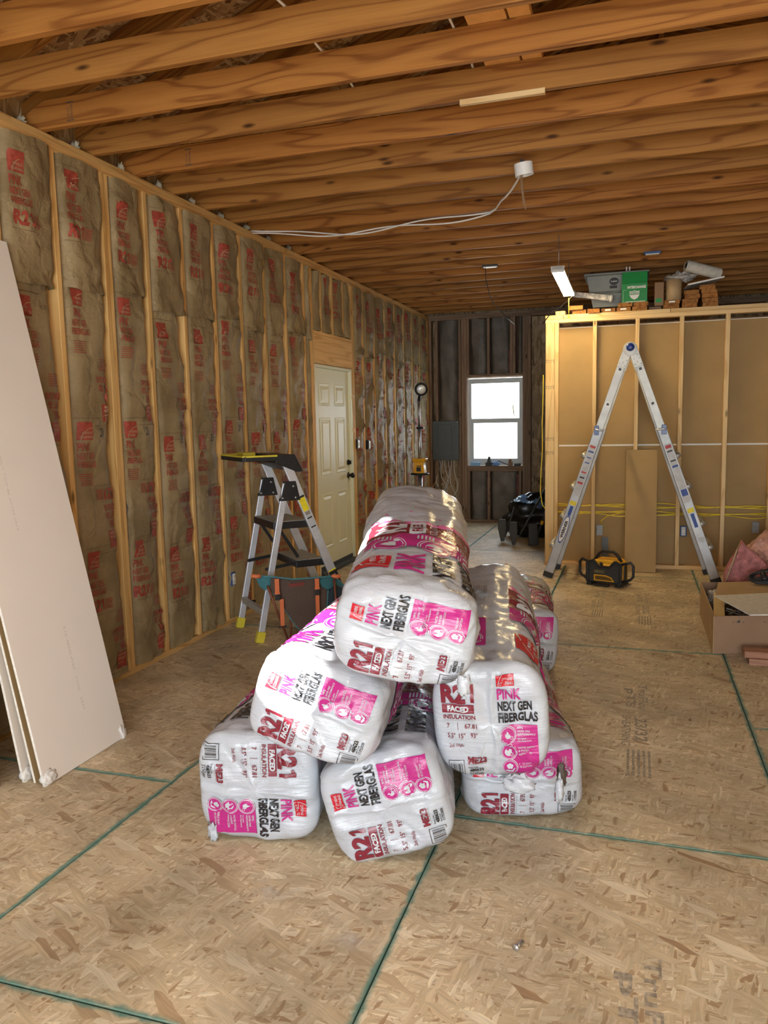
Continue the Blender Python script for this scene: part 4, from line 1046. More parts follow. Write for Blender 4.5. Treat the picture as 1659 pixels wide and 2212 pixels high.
# ------------------------------------------------------------------ multi-position ladder in front of the partition
bl = empty('folding_ladder', (0, 7.45, 0)); tag(bl, 'tall aluminium multi-position ladder standing as an A in front of the partition', 'ladder')
APX = Vector((-0.05, 0, 2.13)); 
def P3(x, y, z): return Vector((x, y, z))
for (y, fl, fr, nm) in ((0.0, -0.765, 0.715, 'near'), (0.46, -0.735, 0.685, 'far')):
    for sd, fx in ((-1, fl), (1, fr)):
        foot = Vector((fx, y, 0.03)); top = Vector((APX.x+sd*0.035, y, 2.09)); d = (foot-top); 
        mid = top+d*0.42; m = MB(); m.bar(top, top+d*0.60, 0.028, 0.070, up=(1, 0, 0)); m.build('inner_rail', M_ALUD, bl, bevel=0.003)
        m = MB(); m.bar(top+d*0.335, foot, 0.046, 0.084, up=(1, 0, 0)); m.build('outer_rail', M_ALUO, bl, bevel=0.006)
        m = MB(); dd = d.normalized(); m.bar(foot-dd*0.03, foot+dd*0.022, 0.055, 0.092, up=(1, 0, 0)); m.build('foot', M_BLACK, bl, bevel=0.004)
        if nm == 'near':
            # labels along the outer rail
            q = Vector((dd.z, 0, -dd.x))*(1 if dd.z*sd < 0 else 1)
            fm = frame(dd, Vector((-dd.z, 0, dd.x)), top+Vector((0, -0.0235, 0)))
            if (fm.to_3x3() @ Vector((0, 0, 1))).y > 0: fm = frame(dd, Vector((dd.z, 0, -dd.x)), top+Vector((0, -0.0235, 0)))
            lab = MB(); L = d.length; k0 = 0.37*L
            def lb(a, b, w_, mi, off=0.0): q_ = MB(); q_.box((k0+a, off-w_/2, 0), (k0+b, off+w_/2, 0.001+0.0002*mi), 0, fm); q_.build('warning_label', [M_LBL, M_LRED, M_LBLK, M_LBLUE, M_LYEL][mi], bl)
            if sd < 0: seq = [(0.07, 0.56, 0.060, 0), (0.08, 0.10, 0.05, 1), (0.13, 0.145, 0.05, 3), (0.19, 0.20, 0.04, 3), (0.24, 0.25, 0.04, 3), (0.33, 0.345, 0.045, 1), (0.38, 0.395, 0.045, 2), (0.43, 0.45, 0.05, 1), (0.62, 0.66, 0.06, 4), (0.67, 0.76, 0.030, 3)]
            else: seq = [(0.07, 0.62, 0.060, 0), (0.08, 0.11, 0.05, 1), (0.13, 0.145, 0.045, 2), (0.22, 0.235, 0.045, 2), (0.27, 0.29, 0.05, 3), (0.50, 0.56, 0.052, 3), (0.68, 0.72, 0.055, 4), (0.73, 0.86, 0.03, 3), (0.96, 1.00, 0.045, 0)]
            for a, b, w_, mi in seq: lb(a, b, w_, mi)
            if sd < 0:
                p = Print(); n_ = 28
                p.poly([(0.14*math.cos(2*math.pi*i/n_), 0.034*math.sin(2*math.pi*i/n_)) for i in range(n_)], 'b', 0)
                p.poly([(0.125*math.cos(2*math.pi*i/n_), 0.028*math.sin(2*math.pi*i/n_)) for i in range(n_)], 'w', 1)
                p.text('WERNER', -0.088, -0.012, 0.176, 0.024, 'k', 0.05, 2)
                lay(p.tess(0), lambda a, b, o: fm @ Vector((k0+0.90-a, -b, 0.001+o)) if False else fm @ Vector((k0+0.90-a, (-b if (fm.to_3x3() @ Vector((0, 1, 0))).x > 0 else b), 0.001+o)), {'b': M_LBLUE, 'w': M_WHITE, 'k': M_LBLK}, 'maker_badge', bl, 0.0006, 0.0006)
            for t in (0.075, 0.225):
                c = top+d*t+Vector((0, -0.0145, 0)); m = MB(); u = Vector((-dd.z, 0, dd.x))
                m.box((-0.019, -0.019, 0), (0.019, 0.019, 0.0012), 0, frame(dd, u, c) if (frame(dd, u, c).to_3x3() @ Vector((0, 0, 1))).y < 0 else frame(u, dd, c))
                m.box((-0.012, -0.012, 0.001), (0.012, 0.012, 0.002), 1, frame(dd, u, c) if (frame(dd, u, c).to_3x3() @ Vector((0, 0, 1))).y < 0 else frame(u, dd, c))
                m.build('rung_end', [M_WHITE, M_BLACK], bl)
            c = top+d*0.335; m = MB()
            m.cyl(c+Vector((0.03*sd, -0.06, 0.0)), c+Vector((-0.045*sd-0.0, -0.055, -0.01)), 0.009, 10, 0); m.box((c.x+0.02*sd-0.02, -0.05, c.z-0.05), (c.x+0.02*sd+0.02, 0.0, c.z+0.035), 1)
            m.build('locking_pin', [M_STEEL, M_BLUE], bl, bevel=0.003)
for sd in (-1, 1):
    top = Vector((APX.x+sd*0.035, 0, 2.09))
    foot = Vector((-0.765 if sd < 0 else 0.715, 0, 0.03)); d = foot-top; dd = d.normalized(); outw = Vector((-abs(dd.z), 0, 0))*0
    out = Vector((sd*abs(dd.z), 0, abs(dd.x)))
    for t in (0.075, 0.225):
        c = top+d*t; m = MB(); m.tube([c+Vector((0, 0.0, 0)), c+Vector((0, 0.46, 0))], 0.016, 8); m.build('rung', M_ALUD, bl)
    for z in ((1.145, 0.856, 0.576, 0.295) if sd < 0 else (1.141, 0.864, 0.531, 0.32)):
        t = (z-top.z)/d.z; c = top+d*t; m = MB(); pth = []
        m.tube([c+out*0.03+Vector((0, -0.01, 0)), c+out*0.055+Vector((0, 0.0, 0)), c+out*0.058+Vector((0, 0.23, 0)), c+out*0.055+Vector((0, 0.46, 0)), c+out*0.03+Vector((0, 0.47, 0))], [0.02, 0.026, 0.022, 0.026, 0.02], 8)
        m.build('rung', M_ALUD, bl)
for y in (-0.0, 0.46):
    m = MB(); m.tube([(APX.x, y-0.024, 2.115), (APX.x, y+0.024, 2.115)], 0.062, 28)
    for sd in (-1, 1):
        top = Vector((APX.x, 0, 2.115)); foot = Vector((-0.765 if sd < 0 else 0.715, 0, 0.03)); dd = (foot-top).normalized()
        m.bar(Vector((top.x+sd*0.02, y-0.018, top.z)), Vector((top.x+sd*0.02, y-0.018, top.z))+dd*0.17, 0.010, 0.078, up=(1, 0, 0))
    m.build('hinge', M_ALUD, bl, bevel=0.002)
    m = MB(); m.tube([(APX.x, y-0.024, 2.128), (APX.x, y-0.036, 2.128), (APX.x, y-0.044, 2.128), (APX.x, y-0.046, 2.128)], [0.036, 0.036, 0.028, 0.005], 20); m.build('hinge_knob', M_BLUE, bl)
m = MB()
for sd in (-1, 1):
    dd = (Vector((-0.765 if sd < 0 else 0.715, 0, 0.03))-Vector((APX.x, 0, 2.115))).normalized(); q = Vector((-dd.z, 0, dd.x))
    for a, b in ((0.06, 0.02), (0.09, -0.02), (0.10, 0.025), (0.125, 0.0), (0.14, -0.025), (0.15, 0.025)):
        c = Vector((APX.x+sd*0.02, -0.024, 2.115))+dd*a+q*b; m.tube([c, c+Vector((0, -0.003, 0))], [0.005, 0.003], 8)
o = m.build('rivets', M_STEEL, bl); o['kind'] = 'stuff'

# ------------------------------------------------------------------ small platform ladder
pl_ = empty('platform_ladder', (-2.471, 4.773, 0), (0, 0, rad(45)))   # local x forward, local y to the far side
tag(pl_, 'small aluminium platform ladder with a tool tray, before the insulated wall', 'ladder')
FW = 0.47
for y in (0.0, FW):
    m = MB(); m.bar((0.0+0.01, y, 0.03), (0.235, y, 1.10), 0.022, 0.045, up=(1, 0, 0)); m.build('rear_rail', M_ALU, pl_, bevel=0.003)
    m = MB(); m.bar((0.735, y, 0.03), (0.245, y, 1.235), 0.026, 0.062, up=(1, 0, 0)); m.build('front_rail', M_ALU, pl_, bevel=0.003)
    m = MB(); m.bar((0.0, y, 0.0), (0.020, y, 0.075), 0.04, 0.058, up=(1, 0, 0)); m.build('foot', M_YELP, pl_, bevel=0.003)
    m = MB(); m.bar((0.745, y, 0.0), (0.722, y, 0.075), 0.04, 0.072, up=(1, 0, 0)); m.build('foot', M_YELP, pl_, bevel=0.003)
    m = MB(); yy = y-0.016 if y == 0 else y-0.016
    fmx = frame((1, 0, 0), (0, 0, 1), (0, y, 0))
    m.prism([(0.185, 0.98), (0.335, 0.98), (0.305, 1.115), (0.225, 1.115)], fmx, -0.018, 0.018)
    m.build('hinge_plate', M_BLACK, pl_, bevel=0.003)
    m = MB()
    for (a, b) in ((0.205, 1.0), (0.30, 1.0), (0.285, 1.08)): m.tube([(a, y-0.018, b), (a, y-0.022, b)], [0.009, 0.006], 10)
    m.build('rivets', M_STEEL, pl_)['kind'] = 'stuff'
    m = MB(); m.bar((0.18, y+(0.03 if y == 0 else -0.03), 0.79), (0.32, y+(0.03 if y == 0 else -0.03), 0.57), 0.010, 0.022, up=(1, 0, 0)); m.bar((0.075, y+(0.03 if y == 0 else -0.03), 0.505), (0.40, y+(0.03 if y == 0 else -0.03), 0.54), 0.010, 0.022, up=(1, 0, 0)); m.build('spreader_brace', M_BLACK, pl_)
    m = MB(); m.bar((0.04, y, 0.20), (0.10, y+(0.1 if y == 0 else -0.1), 0.21), 0.012, 0.014); m.build('corner_brace', M_BLACK, pl_)
for (x0, x1, z) in ((0.14, 0.41, 0.83), (0.30, 0.52, 0.545), (0.50, 0.60, 0.27)):
    m = MB(); m.box((x0, 0.015, z-0.05), (x1, FW-0.015, z)); m.build('step', M_BLACK, pl_, bevel=0.004)
    m = MB(); m.box((x0+0.01, 0.02, z), (x1-0.01, FW-0.02, z+0.004)); m.build('step_tread', M_TREAD, pl_)
m = MB(); m.bar((0.04, 0.0, 0.21), (0.04, FW, 0.21), 0.03, 0.045); m.build('rear_crossbar', M_ALUD, pl_, bevel=0.003)
# cap and tray
m = MB(); m.prism([(0.16, 1.245), (0.31, 1.18), (0.36, 1.18), (0.30, 1.30), (0.15, 1.30)], frame((1, 0, 0), (0, 0, 1), (0, FW+0.03, 0)), 0, FW+0.06); m.build('top_cap', M_BLACK, pl_, bevel=0.004)
m = MB(); m.box((-0.06, -0.02, 1.262), (0.17, FW+0.02, 1.275)); m.box((-0.075, -0.03, 1.262), (-0.055, FW+0.03, 1.295)); m.box((-0.06, -0.035, 1.262), (0.17, -0.02, 1.295)); m.box((-0.06, FW+0.02, 1.262), (0.17, FW+0.035, 1.295)); m.build('tool_tray', M_BLACK, pl_, bevel=0.003)
m = MB(); m.box((-0.05, -0.037, 1.29), (0.17, -0.018, 1.302)); m.box((-0.05, FW+0.018, 1.29), (0.17, FW+0.037, 1.302)); m.box((-0.077, -0.03, 1.29), (-0.05, FW+0.03, 1.302)); m.box((0.0, 0.2, 1.275), (0.09, 0.34, 1.315)); m.build('tray_trim', M_YELP, pl_, bevel=0.002)
# labels on the near front rail
dd = (Vector((0.735, 0, 0.03))-Vector((0.245, 0, 1.235))).normalized(); fm = frame(dd, Vector((-dd.z, 0, dd.x)), (0.245, -0.0135, 1.235))
if (fm.to_3x3() @ Vector((0, 0, 1))).y > 0: fm = frame(dd, Vector((dd.z, 0, -dd.x)), (0.245, -0.0135, 1.235))
m = MB()
for a, b, w_, mi in ((0.245, 0.26, 0.05, 2), (0.26, 0.36, 0.045, 1), (0.365, 0.39, 0.035, 3), (0.40, 0.58, 0.04, 0), (0.41, 0.42, 0.038, 2), (0.48, 0.49, 0.038, 2), (0.835, 0.845, 0.062, 1), (0.845, 1.08, 0.062, 2)): m = MB(); m.box((a, -w_/2, 0), (b, w_/2, 0.0008+0.0002*mi), 0, fm); m.build('safety_label', [M_LBL, M_LYEL, M_LBLK, M_STEEL][mi], pl_)
p = Print(); p.text('GORILLA', 0, 0, 0.17, 0.03, 'w', 0.05)
lay(p.tess(0), lambda a, b, o: fm @ Vector((0.87+a, (b-0.015) if (fm.to_3x3() @ Vector((0, 1, 0))).x > 0 else -(b-0.015), 0.0012+o)), {'w': M_LBL}, 'maker_label', pl_, 0.0005)

# ------------------------------------------------------------------ sling camp chair in front of the ladder
ch = empty('camp_chair', (-2.386, 4.688, 0), (0, 0, rad(45))); tag(ch, 'brown and teal sling camp chair with orange straps, before the small ladder', 'chair')
def cl(name, pts, mat, y0, y1, bulge=0.0, bev=0.0):
    m = MB(); m.prism(pts, frame((1, 0, 0), (0, 0, 1), (0, 0, 0)), -y1, -y0); return m.build(name, mat, ch, bevel=bev)
def cloth(name, outline, mat, depth, thick=0.004):
    """a soft panel filling an outline (x, z), hanging back in the middle"""
    bm = bmesh.new(); vs = [bm.verts.new((x, 0, z)) for x, z in outline]; bm.faces.new(vs)
    for ax in (0, 2):
        lo = min(v.co[ax] for v in bm.verts); hi = max(v.co[ax] for v in bm.verts); k = lo+0.03
        while k < hi:
            co = [0, 0, 0]; no = [0, 0, 0]; co[ax] = k; no[ax] = 1
            bmesh.ops.bisect_plane(bm, geom=bm.verts[:]+bm.edges[:]+bm.faces[:], plane_co=co, plane_no=no); k += 0.03
    for v in bm.verts: v.co.y = depth*math.sin(math.pi*max(0, min(1, (v.co.x+0.06)/0.70)))*(1 if v.co.z < 0.43 else 0.8)+0.008*noise.noise(Vector((v.co.x*9, v.co.z*9, 1)))
    me = D.meshes.new(name); bm.to_mesh(me); bm.free(); me.materials.append(mat)
    for p_ in me.polygons: p_.use_smooth = True
    o = link(name, me, ch); so = o.modifiers.new('thick', 'SOLIDIFY'); so.thickness = thick; return o
cloth('seat_sling', [(-0.03, 0.495), (0.06, 0.48), (0.20, 0.452), (0.38, 0.443), (0.50, 0.44), (0.60, 0.34), (0.63, 0.30), (0.44, 0.185), (0.35, 0.10), (0.266, 0.075), (0.23, 0.104), (0.18, 0.177), (0.12, 0.30), (0.03, 0.41)], M_BROWNF, -0.045)
cloth('corner_pocket', [(-0.05, 0.50), (0.055, 0.486), (0.045, 0.42), (0.01, 0.395), (-0.02, 0.42)], M_TEAL, -0.060)
cloth('corner_pocket', [(0.385, 0.446), (0.50, 0.446), (0.615, 0.335), (0.53, 0.375), (0.46, 0.35), (0.41, 0.38)], M_TEAL, -0.058)
cloth('side_panel', [(0.455, 0.35), (0.53, 0.37), (0.64, 0.31), (0.45, 0.18)], plain('dark_teal_fabric', (0.03, 0.055, 0.075), 0.9, var=0.15, scale=80), -0.055)
m = MB(); m.tube([(-0.05, -0.03, 0.505), (0.06, -0.035, 0.486), (0.20, -0.05, 0.457), (0.38, -0.05, 0.448), (0.50, -0.04, 0.445), (0.56, -0.03, 0.40), (0.64, -0.01, 0.30)], 0.006, 8); m.tube([(0.03, -0.02, 0.41), (0.12, -0.03, 0.30), (0.18, -0.04, 0.177), (0.23, -0.045, 0.104), (0.266, -0.045, 0.075)], 0.004, 6)
m.tube([(0.455, -0.06, 0.35), (0.45, -0.055, 0.28), (0.44, -0.05, 0.18)], 0.005, 6); m.build('trim', plain('teal_trim', (0.09, 0.27, 0.31), 0.7), ch)
for x in (0.075, 0.365):
    m = MB(); m.box((x-0.015, -0.085, 0.378), (x+0.015, -0.076, 0.448 if x > 0.2 else 0.478)); m.box((x-0.017, -0.089, 0.372), (x+0.017, -0.074, 0.385)); m.box((x-0.014+(0 if x > 0.2 else 0.03), -0.083, 0.150), (x+0.014+(0 if x > 0.2 else 0.03), -0.078, 0.335)); m.build('webbing_strap', M_ORANGE, ch, bevel=0.001)
    m = MB(); m.box((x-0.018, -0.092, 0.332), (x+0.018, -0.074, 0.374)); m.build('buckle', M_CHAR, ch, bevel=0.004)
    m = MB(); m.box((x-0.027+(0 if x > 0.2 else 0.03), -0.088, 0.143), (x+0.027+(0 if x > 0.2 else 0.03), -0.074, 0.150)); m.build('strap_end', M_CHAR, ch)
for a, b in (((0.02, -0.05, 0.43), (0.17, -0.02, 0.006)), ((0.20, 0.01, 0.22), (0.19, 0.0, 0.006)), ((0.50, -0.065, 0.43), (0.53, -0.05, 0.006)), ((0.36, 0.03, 0.40), (0.33, 0.03, 0.006))):
    m = MB(); m.cyl(a, b, 0.0085, 10); m.build('leg', M_RUST, ch)
for x, y, z in ((-0.06, -0.045, 0.505), (0.51, -0.07, 0.445)):
    m = MB(); m.tube([(x-0.03, y, z+0.008), (x, y-0.005, z), (x+0.03, y, z-0.003)], [0.010, 0.014, 0.016], 10); m.build('corner_cap', M_ORANGE, ch)
m = MB(); m.box((0.16, -0.009, 0.002), (0.21, 0.02, 0.02)); m.build('leg_hub', plain('leg_hub_green', (0.25, 0.32, 0.15), 0.6), ch, bevel=0.004)
p = Print(); p.text('Cascade Lake', 0, 0, 0.115, 0.018, 'r', 0.03, shear=0.4); p.rect(0.01, -0.008, 0.115, -0.005, 'r')
lay(p.tess(0), lambda a, b, o: (0.155+a, -0.062-o-0.012, 0.418+b), {'r': plain('script_red', (0.42, 0.06, 0.05), 0.6)}, 'script_logo', ch)

# ------------------------------------------------------------------ work light on a pole
wk = empty('work_light', (-2.60, 9.6, 0)); tag(wk, 'round work light on a silver pole with a yellow battery base, in the far corner', 'lamp')
m = MB(); m.cyl((0, 0, 0.05), (0, 0, 0.84), 0.030, 18); m.build('pole', M_STEEL, wk)
m = MB(); m.cyl((0, 0, 1.00), (0, 0, 1.42), 0.022, 18); m.cyl((0, 0, 1.42), (0, 0, 1.78), 0.017, 18); m.build('pole', M_STEEL, wk)
m = MB(); m.cyl((0, 0, 1.405), (0, 0, 1.435), 0.034, 14); m.box((0.03, -0.012, 1.408), (0.06, 0.012, 1.434)); m.build('clamp_collar', M_BLACK, wk)
m = MB(); m.tube([(0, 0, 0.825), (0, 0, 0.835), (0, 0, 0.85)], [0.11, 0.125, 0.11], 28); m.build('round_shelf', M_BLACK, wk)
m = MB()
def ring_of(z, w_, d_): return [(-w_, -d_, z), (w_, -d_, z), (w_, d_, z), (-w_, d_, z)]
lv = [(0.85, 0.075, 0.06), (0.90, 0.070, 0.055), (0.95, 0.060, 0.05), (0.985, 0.062, 0.05), (1.0, 0.080, 0.06), (1.025, 0.092, 0.065), (1.035, 0.090, 0.063)]
vs = [p_ for (z, a, b) in lv for p_ in ring_of(z, a, b)]; fs = [(k*4+j, k*4+(j+1) % 4, (k+1)*4+(j+1) % 4, (k+1)*4+j) for k in range(len(lv)-1) for j in range(4)]+[(3, 2, 1, 0), tuple(len(lv)*4-4+j for j in range(4))]
m.add(vs, fs); m.build('battery_base', M_YEL, wk, bevel=0.004)
m = MB(); m.box((-0.028, -0.066, 0.872), (0.028, -0.056, 0.925)); m.box((-0.03, -0.062, 0.935), (0.012, -0.055, 0.945)); m.box((0.018, -0.062, 0.932), (0.032, -0.055, 0.948)); m.build('battery_slot', M_BLACK, wk)
hd = Vector((0.045, -0.05, 1.90)); nrm_ = Vector((0.32, -0.94, -0.12)).normalized()
m = MB(); m.tube([hd+nrm_*-0.075, hd+nrm_*-0.05, hd+nrm_*-0.02, hd+nrm_*0.012, hd+nrm_*0.02], [0.035, 0.07, 0.083, 0.083, 0.072], 28); m.cyl((0, 0, 1.76), hd-nrm_*0.05, 0.02, 10); m.build('lamp_head', M_BLACK, wk)
m = MB(); m.tube([hd+nrm_*0.0205, hd+nrm_*0.0225], [0.056, 0.054], 28); m.build('reflector', M_ALU, wk)
m = MB(); m.tube([hd+nrm_*0.0225, hd+nrm_*0.028], [0.009, 0.006], 12); m.build('diode', M_LYEL, wk)
for k in range(3):
    a = k*2.094+0.5; m = MB(); m.tube([(0.0, 0, 0.40), (0.16*math.cos(a), 0.16*math.sin(a), 0.03)], 0.011, 8); m.build('leg', M_BLACK, wk)

# ------------------------------------------------------------------ radio
ra = empty('jobsite_radio', (-0.245, 7.17, 0), (0, 0, rad(-20))); tag(ra, 'black and yellow jobsite radio on the floor under the tall ladder', 'radio')
FX = frame((1, 0, 0), (0, 0, 1), (0, 0, 0))   # local z of this frame points to -y
m = MB(); m.prism([(-0.145, 0.025), (0.145, 0.025), (0.150, 0.19), (0.10, 0.232), (-0.10, 0.232), (-0.150, 0.19)], FX, -0.21, -0.02); m.build('housing', M_YEL, ra, bevel=0.012)
m = MB(); m.prism([(-0.15, 0.03), (0.15, 0.03), (0.157, 0.205), (0.105, 0.222), (0.055, 0.165), (-0.045, 0.165), (-0.095, 0.222), (-0.157, 0.205)], FX, -0.025, 0.0); m.build('front_grille', M_CHAR, ra, bevel=0.006)
m = MB()
pr = [(-0.157, 0.205), (-0.10, 0.228), (-0.045, 0.172), (0.055, 0.172), (0.105, 0.228), (0.157, 0.205)]
for a, b in zip(pr[:-1], pr[1:]): m.bar((a[0], 0.0, a[1]), (b[0], 0.0, b[1]), 0.03, 0.022, up=(0, 0, 1), ext=0.004)
m.bar((-0.152, 0.0, 0.03), (-0.157, 0.0, 0.205), 0.022, 0.028, up=(0, 1, 0)); m.bar((0.152, 0.0, 0.03), (0.157, 0.0, 0.205), 0.022, 0.028, up=(0, 1, 0))
m.box((-0.155, -0.02, 0.0), (-0.11, 0.20, 0.035)); m.box((0.11, -0.02, 0.0), (0.155, 0.20, 0.035)); m.box((-0.08, -0.045, 0.004), (0.06, 0.0, 0.02)); m.build('bumper_frame', M_BLACK, ra, bevel=0.005)
m = MB(); m.prism([(-0.09, 0.045), (0.10, 0.045), (0.07, 0.085), (0.02, 0.10), (-0.09, 0.10)], FX, 0.0, 0.004); m.build('lower_vent', M_YEL, ra)
m = MB(); m.prism([(-0.078, 0.055), (0.085, 0.055), (0.062, 0.078), (0.018, 0.09), (-0.078, 0.09)], FX, 0.004, 0.006); m.build('vent_mesh', plain('brown_mesh', (0.12, 0.06, 0.01), 0.6), ra)
m = MB(); m.prism([(-0.085, 0.0), (0.085, 0.0), (0.06, 0.065), (-0.06, 0.065)], frame((1, 0, 0), (0, 0.82, 0.57), (0, 0.012, 0.178)), 0.0, 0.012); m.build('control_panel', M_YEL, ra, bevel=0.003)
m = MB(); m.box((-0.035, 0.025, 0.012), (0.04, 0.055, 0.014), 0, frame((1, 0, 0), (0, 0.82, 0.57), (0, 0.012, 0.178))); m.build('display', M_LCD, ra)
m = MB(); m.tube([(-0.02, -0.004, 0.196), (-0.02, -0.022, 0.21)], [0.016, 0.012], 16); m.build('volume_knob', M_BLACK, ra)
for sd in (-1, 1):
    m = MB(); m.tube([(sd*0.150, 0.02, 0.235-0.03), (sd*0.225, 0.05, 0.225), (sd*0.25, 0.055, 0.195), (sd*0.25, 0.055, 0.10), (sd*0.225, 0.05, 0.07), (sd*0.150, 0.03, 0.045)], 0.0125, 10); m.build('side_handle', M_BLACK, ra)
    m = MB()
    for k in range(6): m.box((sd*0.150-0.004, 0.05, 0.06+0.02*k), (sd*0.150+0.004, 0.085, 0.068+0.02*k))
    m.build('side_vents', M_BORANGE, ra)
    m = MB(); m.box((sd*0.151-0.005, 0.10, 0.05), (sd*0.151+0.005, 0.165, 0.18)); m.build('side_pad', M_BLACK, ra, bevel=0.003)
m = MB(); m.tube([(-0.125, 0.10, 0.215), (-0.085, 0.10, 0.275), (-0.05, 0.10, 0.30), (0.05, 0.10, 0.30), (0.085, 0.10, 0.275), (0.125, 0.10, 0.215)], 0.014, 10); m.build('carry_handle', M_BLACK, ra)
p = Print(); p.text('DEWALT', 0, 0, 0.10, 0.024, 'y', 0.06)
lay(p.tess(0), lambda a, b, o: (-0.088+a, -0.001-o, 0.118+b), {'y': plain('dull_gold', (0.20, 0.17, 0.07), 0.5)}, 'raised_lettering', ra)

# ------------------------------------------------------------------ long cardboard box on the right with its contents
bx = empty('cardboard_box', (0.5, 5.235, 0)); tag(bx, 'long open brown cardboard box at the right edge of the floor', 'box')
q = [Vector((0, 0, 0)), Vector((0.85, 0.25, 0)), Vector((0.85, 1.30, 0)), Vector((0.0, 1.055, 0))]
cen = sum(q, Vector())/4
for i, nm in ((0, 'front_side'), (1, 'right_side'), (2, 'back_side'), (3, 'left_side')):
    a, b = q[i], q[(i+1) % 4]; m = MB(); m.bar(a+Vector((0, 0, 0.125)), b+Vector((0, 0, 0.125)), 0.006, 0.245); m.build(nm, M_CARD if i != 3 else M_CARDL, bx)
m = MB(); m.add([v+Vector((0, 0, 0.004)) for v in q], [(0, 1, 2, 3)]); m.build('bottom', M_CARD, bx)
m = MB()
for k in range(3):
    for j in range(4): c = q[0]+(q[1]-q[0])*(0.13+0.22*k+0.02*j+0.01*(j % 2)); m.box((c.x, c.y-0.0075, 0.205), (c.x+0.010, c.y-0.004, 0.208+0.006*(j % 3)), 0, None)
m.build('faint_print', M_CARDL if False else M_LBLK, bx)
m = MB(); m.add([(0.06, 0.62, 0.235), (0.12, 1.05, 0.252), (0.84, 1.28, 0.252), (0.84, 0.83, 0.262), (0.06, 0.62, 0.239), (0.12, 1.05, 0.256), (0.84, 1.28, 0.256), (0.84, 0.83, 0.266)], [(3, 2, 1, 0), (4, 5, 6, 7), (0, 1, 5, 4), (1, 2, 6, 5), (2, 3, 7, 6), (3, 0, 4, 7)]); m.build('top_flap', M_CARDL, bx)
# contents
m = MB(); m.add([(0.545, 5.75, 0.262), (0.705, 5.235, 0.262), (1.30, 5.40, 0.262), (1.30, 6.02, 0.276), (0.545, 5.75, 0.270), (0.705, 5.235, 0.270), (1.30, 5.40, 0.270), (1.30, 6.02, 0.284)], [(3, 2, 1, 0), (4, 5, 6, 7), (0, 1, 5, 4), (1, 2, 6, 5), (2, 3, 7, 6), (3, 0, 4, 7)])
tag(m.build('white_board', plain('offwhite_panel', (0.72, 0.70, 0.63), 0.6)), 'off-white flat board laid slantwise over the open cardboard box', 'panel')
m = MB(); m.bar((0.545, 5.40, 0.19), (0.60, 6.0, 0.225), 0.07, 0.02, up=(0, 0, 1)); tag(m.build('pale_board_offcut', M_NOTEY, bevel=0.003), 'small yellow board offcut inside the cardboard box by its left side', 'board')
rr = random.Random(5)
m = MB()
for k in range(40):
    c = Vector((0.62+0.25*rr.random(), 5.36+0.35*rr.random()+0.07, 0.15+0.03*rr.random())); a = rr.random()*6.28
    m.bar(c, c+Vector((0.04*math.cos(a), 0.04*math.sin(a), 0.012*rr.random())), 0.022, 0.004)
o = m.build('metal_brackets', M_STEEL); o['kind'] = 'stuff'; tag(o, 'loose heap of galvanised metal brackets in the cardboard box', 'hardware')
m = MB(); m.box((0.53, 5.34, 0.01), (1.2, 5.65, 0.145)); m.build('packing_layer', M_CARD, bx, (-0.5, -5.235, 0))
m = MB(); m.blob((0.60, 6.12, 0.17), 0.06, (1.0, 1.6, 0.9), 0.5, 3, 4); tag(m.build('plastic_bag', M_CLEAR), 'crumpled clear plastic bag in the back corner of the cardboard box', 'bag')
# pink insulation heap, leaning cardboard, cord, film wrapped stack
def heap(name, outline, y, th, mat, seed, lab, cat, amp=0.05):
    """a thick torn slab standing on the floor: outline in (x, z)"""
    bm = bmesh.new(); vs = [bm.verts.new((x, 0, z)) for x, z in outline]; bm.faces.new(vs)
    for ax in (0, 2):
        lo = min(v.co[ax] for v in bm.verts); hi = max(v.co[ax] for v in bm.verts); k = lo+0.025
        while k < hi:
            co = [0, 0, 0]; no = [0, 0, 0]; co[ax] = k; no[ax] = 1
            bmesh.ops.bisect_plane(bm, geom=bm.verts[:]+bm.edges[:]+bm.faces[:], plane_co=co, plane_no=no); k += 0.025
    r_ = bmesh.ops.extrude_face_region(bm, geom=bm.faces[:])
    for v in [g for g in r_['geom'] if isinstance(g, bmesh.types.BMVert)]: v.co.y += th
    for v in bm.verts:
        P = v.co*7+Vector((seed, seed*2, 0)); v.co.y += amp*1.6*noise.noise(P)+amp*0.9*noise.noise(P*3)+amp*0.7*noise.noise(P*7); v.co.x += amp*0.25*noise.noise(P*2+Vector((9, 0, 0))); v.co.z = max(0.002, v.co.z+amp*0.4*noise.noise(P*2+Vector((0, 9, 0))))
    me = D.meshes.new(name); bmesh.ops.recalc_face_normals(bm, faces=bm.faces[:]); bm.to_mesh(me); bm.free(); me.materials.append(mat)
    o = link(name, me, None, (0, y, 0)); return tag(o, lab, cat) if lab else o
heap('insulation_piece', [(0.70, 0.0), (0.70, 0.235), (0.74, 0.33), (0.79, 0.42), (0.83, 0.515), (0.86, 0.46), (0.91, 0.43), (1.02, 0.32), (1.05, 0.20), (1.06, 0.0)], 6.66, 0.10, M_FLUFF, 3, 'torn darker pink insulation piece behind the cardboard box', 'insulation', 0.03)
heap('insulation_piece', [(0.86, 0.0), (0.88, 0.24), (0.93, 0.42), (1.02, 0.52), (1.10, 0.60), (1.35, 0.60), (1.5, 0.35), (1.5, 0.0)], 6.90, 0.22, M_FLUFF2, 8, 'large pale pink insulation heap at the right edge, behind the darker piece', 'insulation', 0.07)
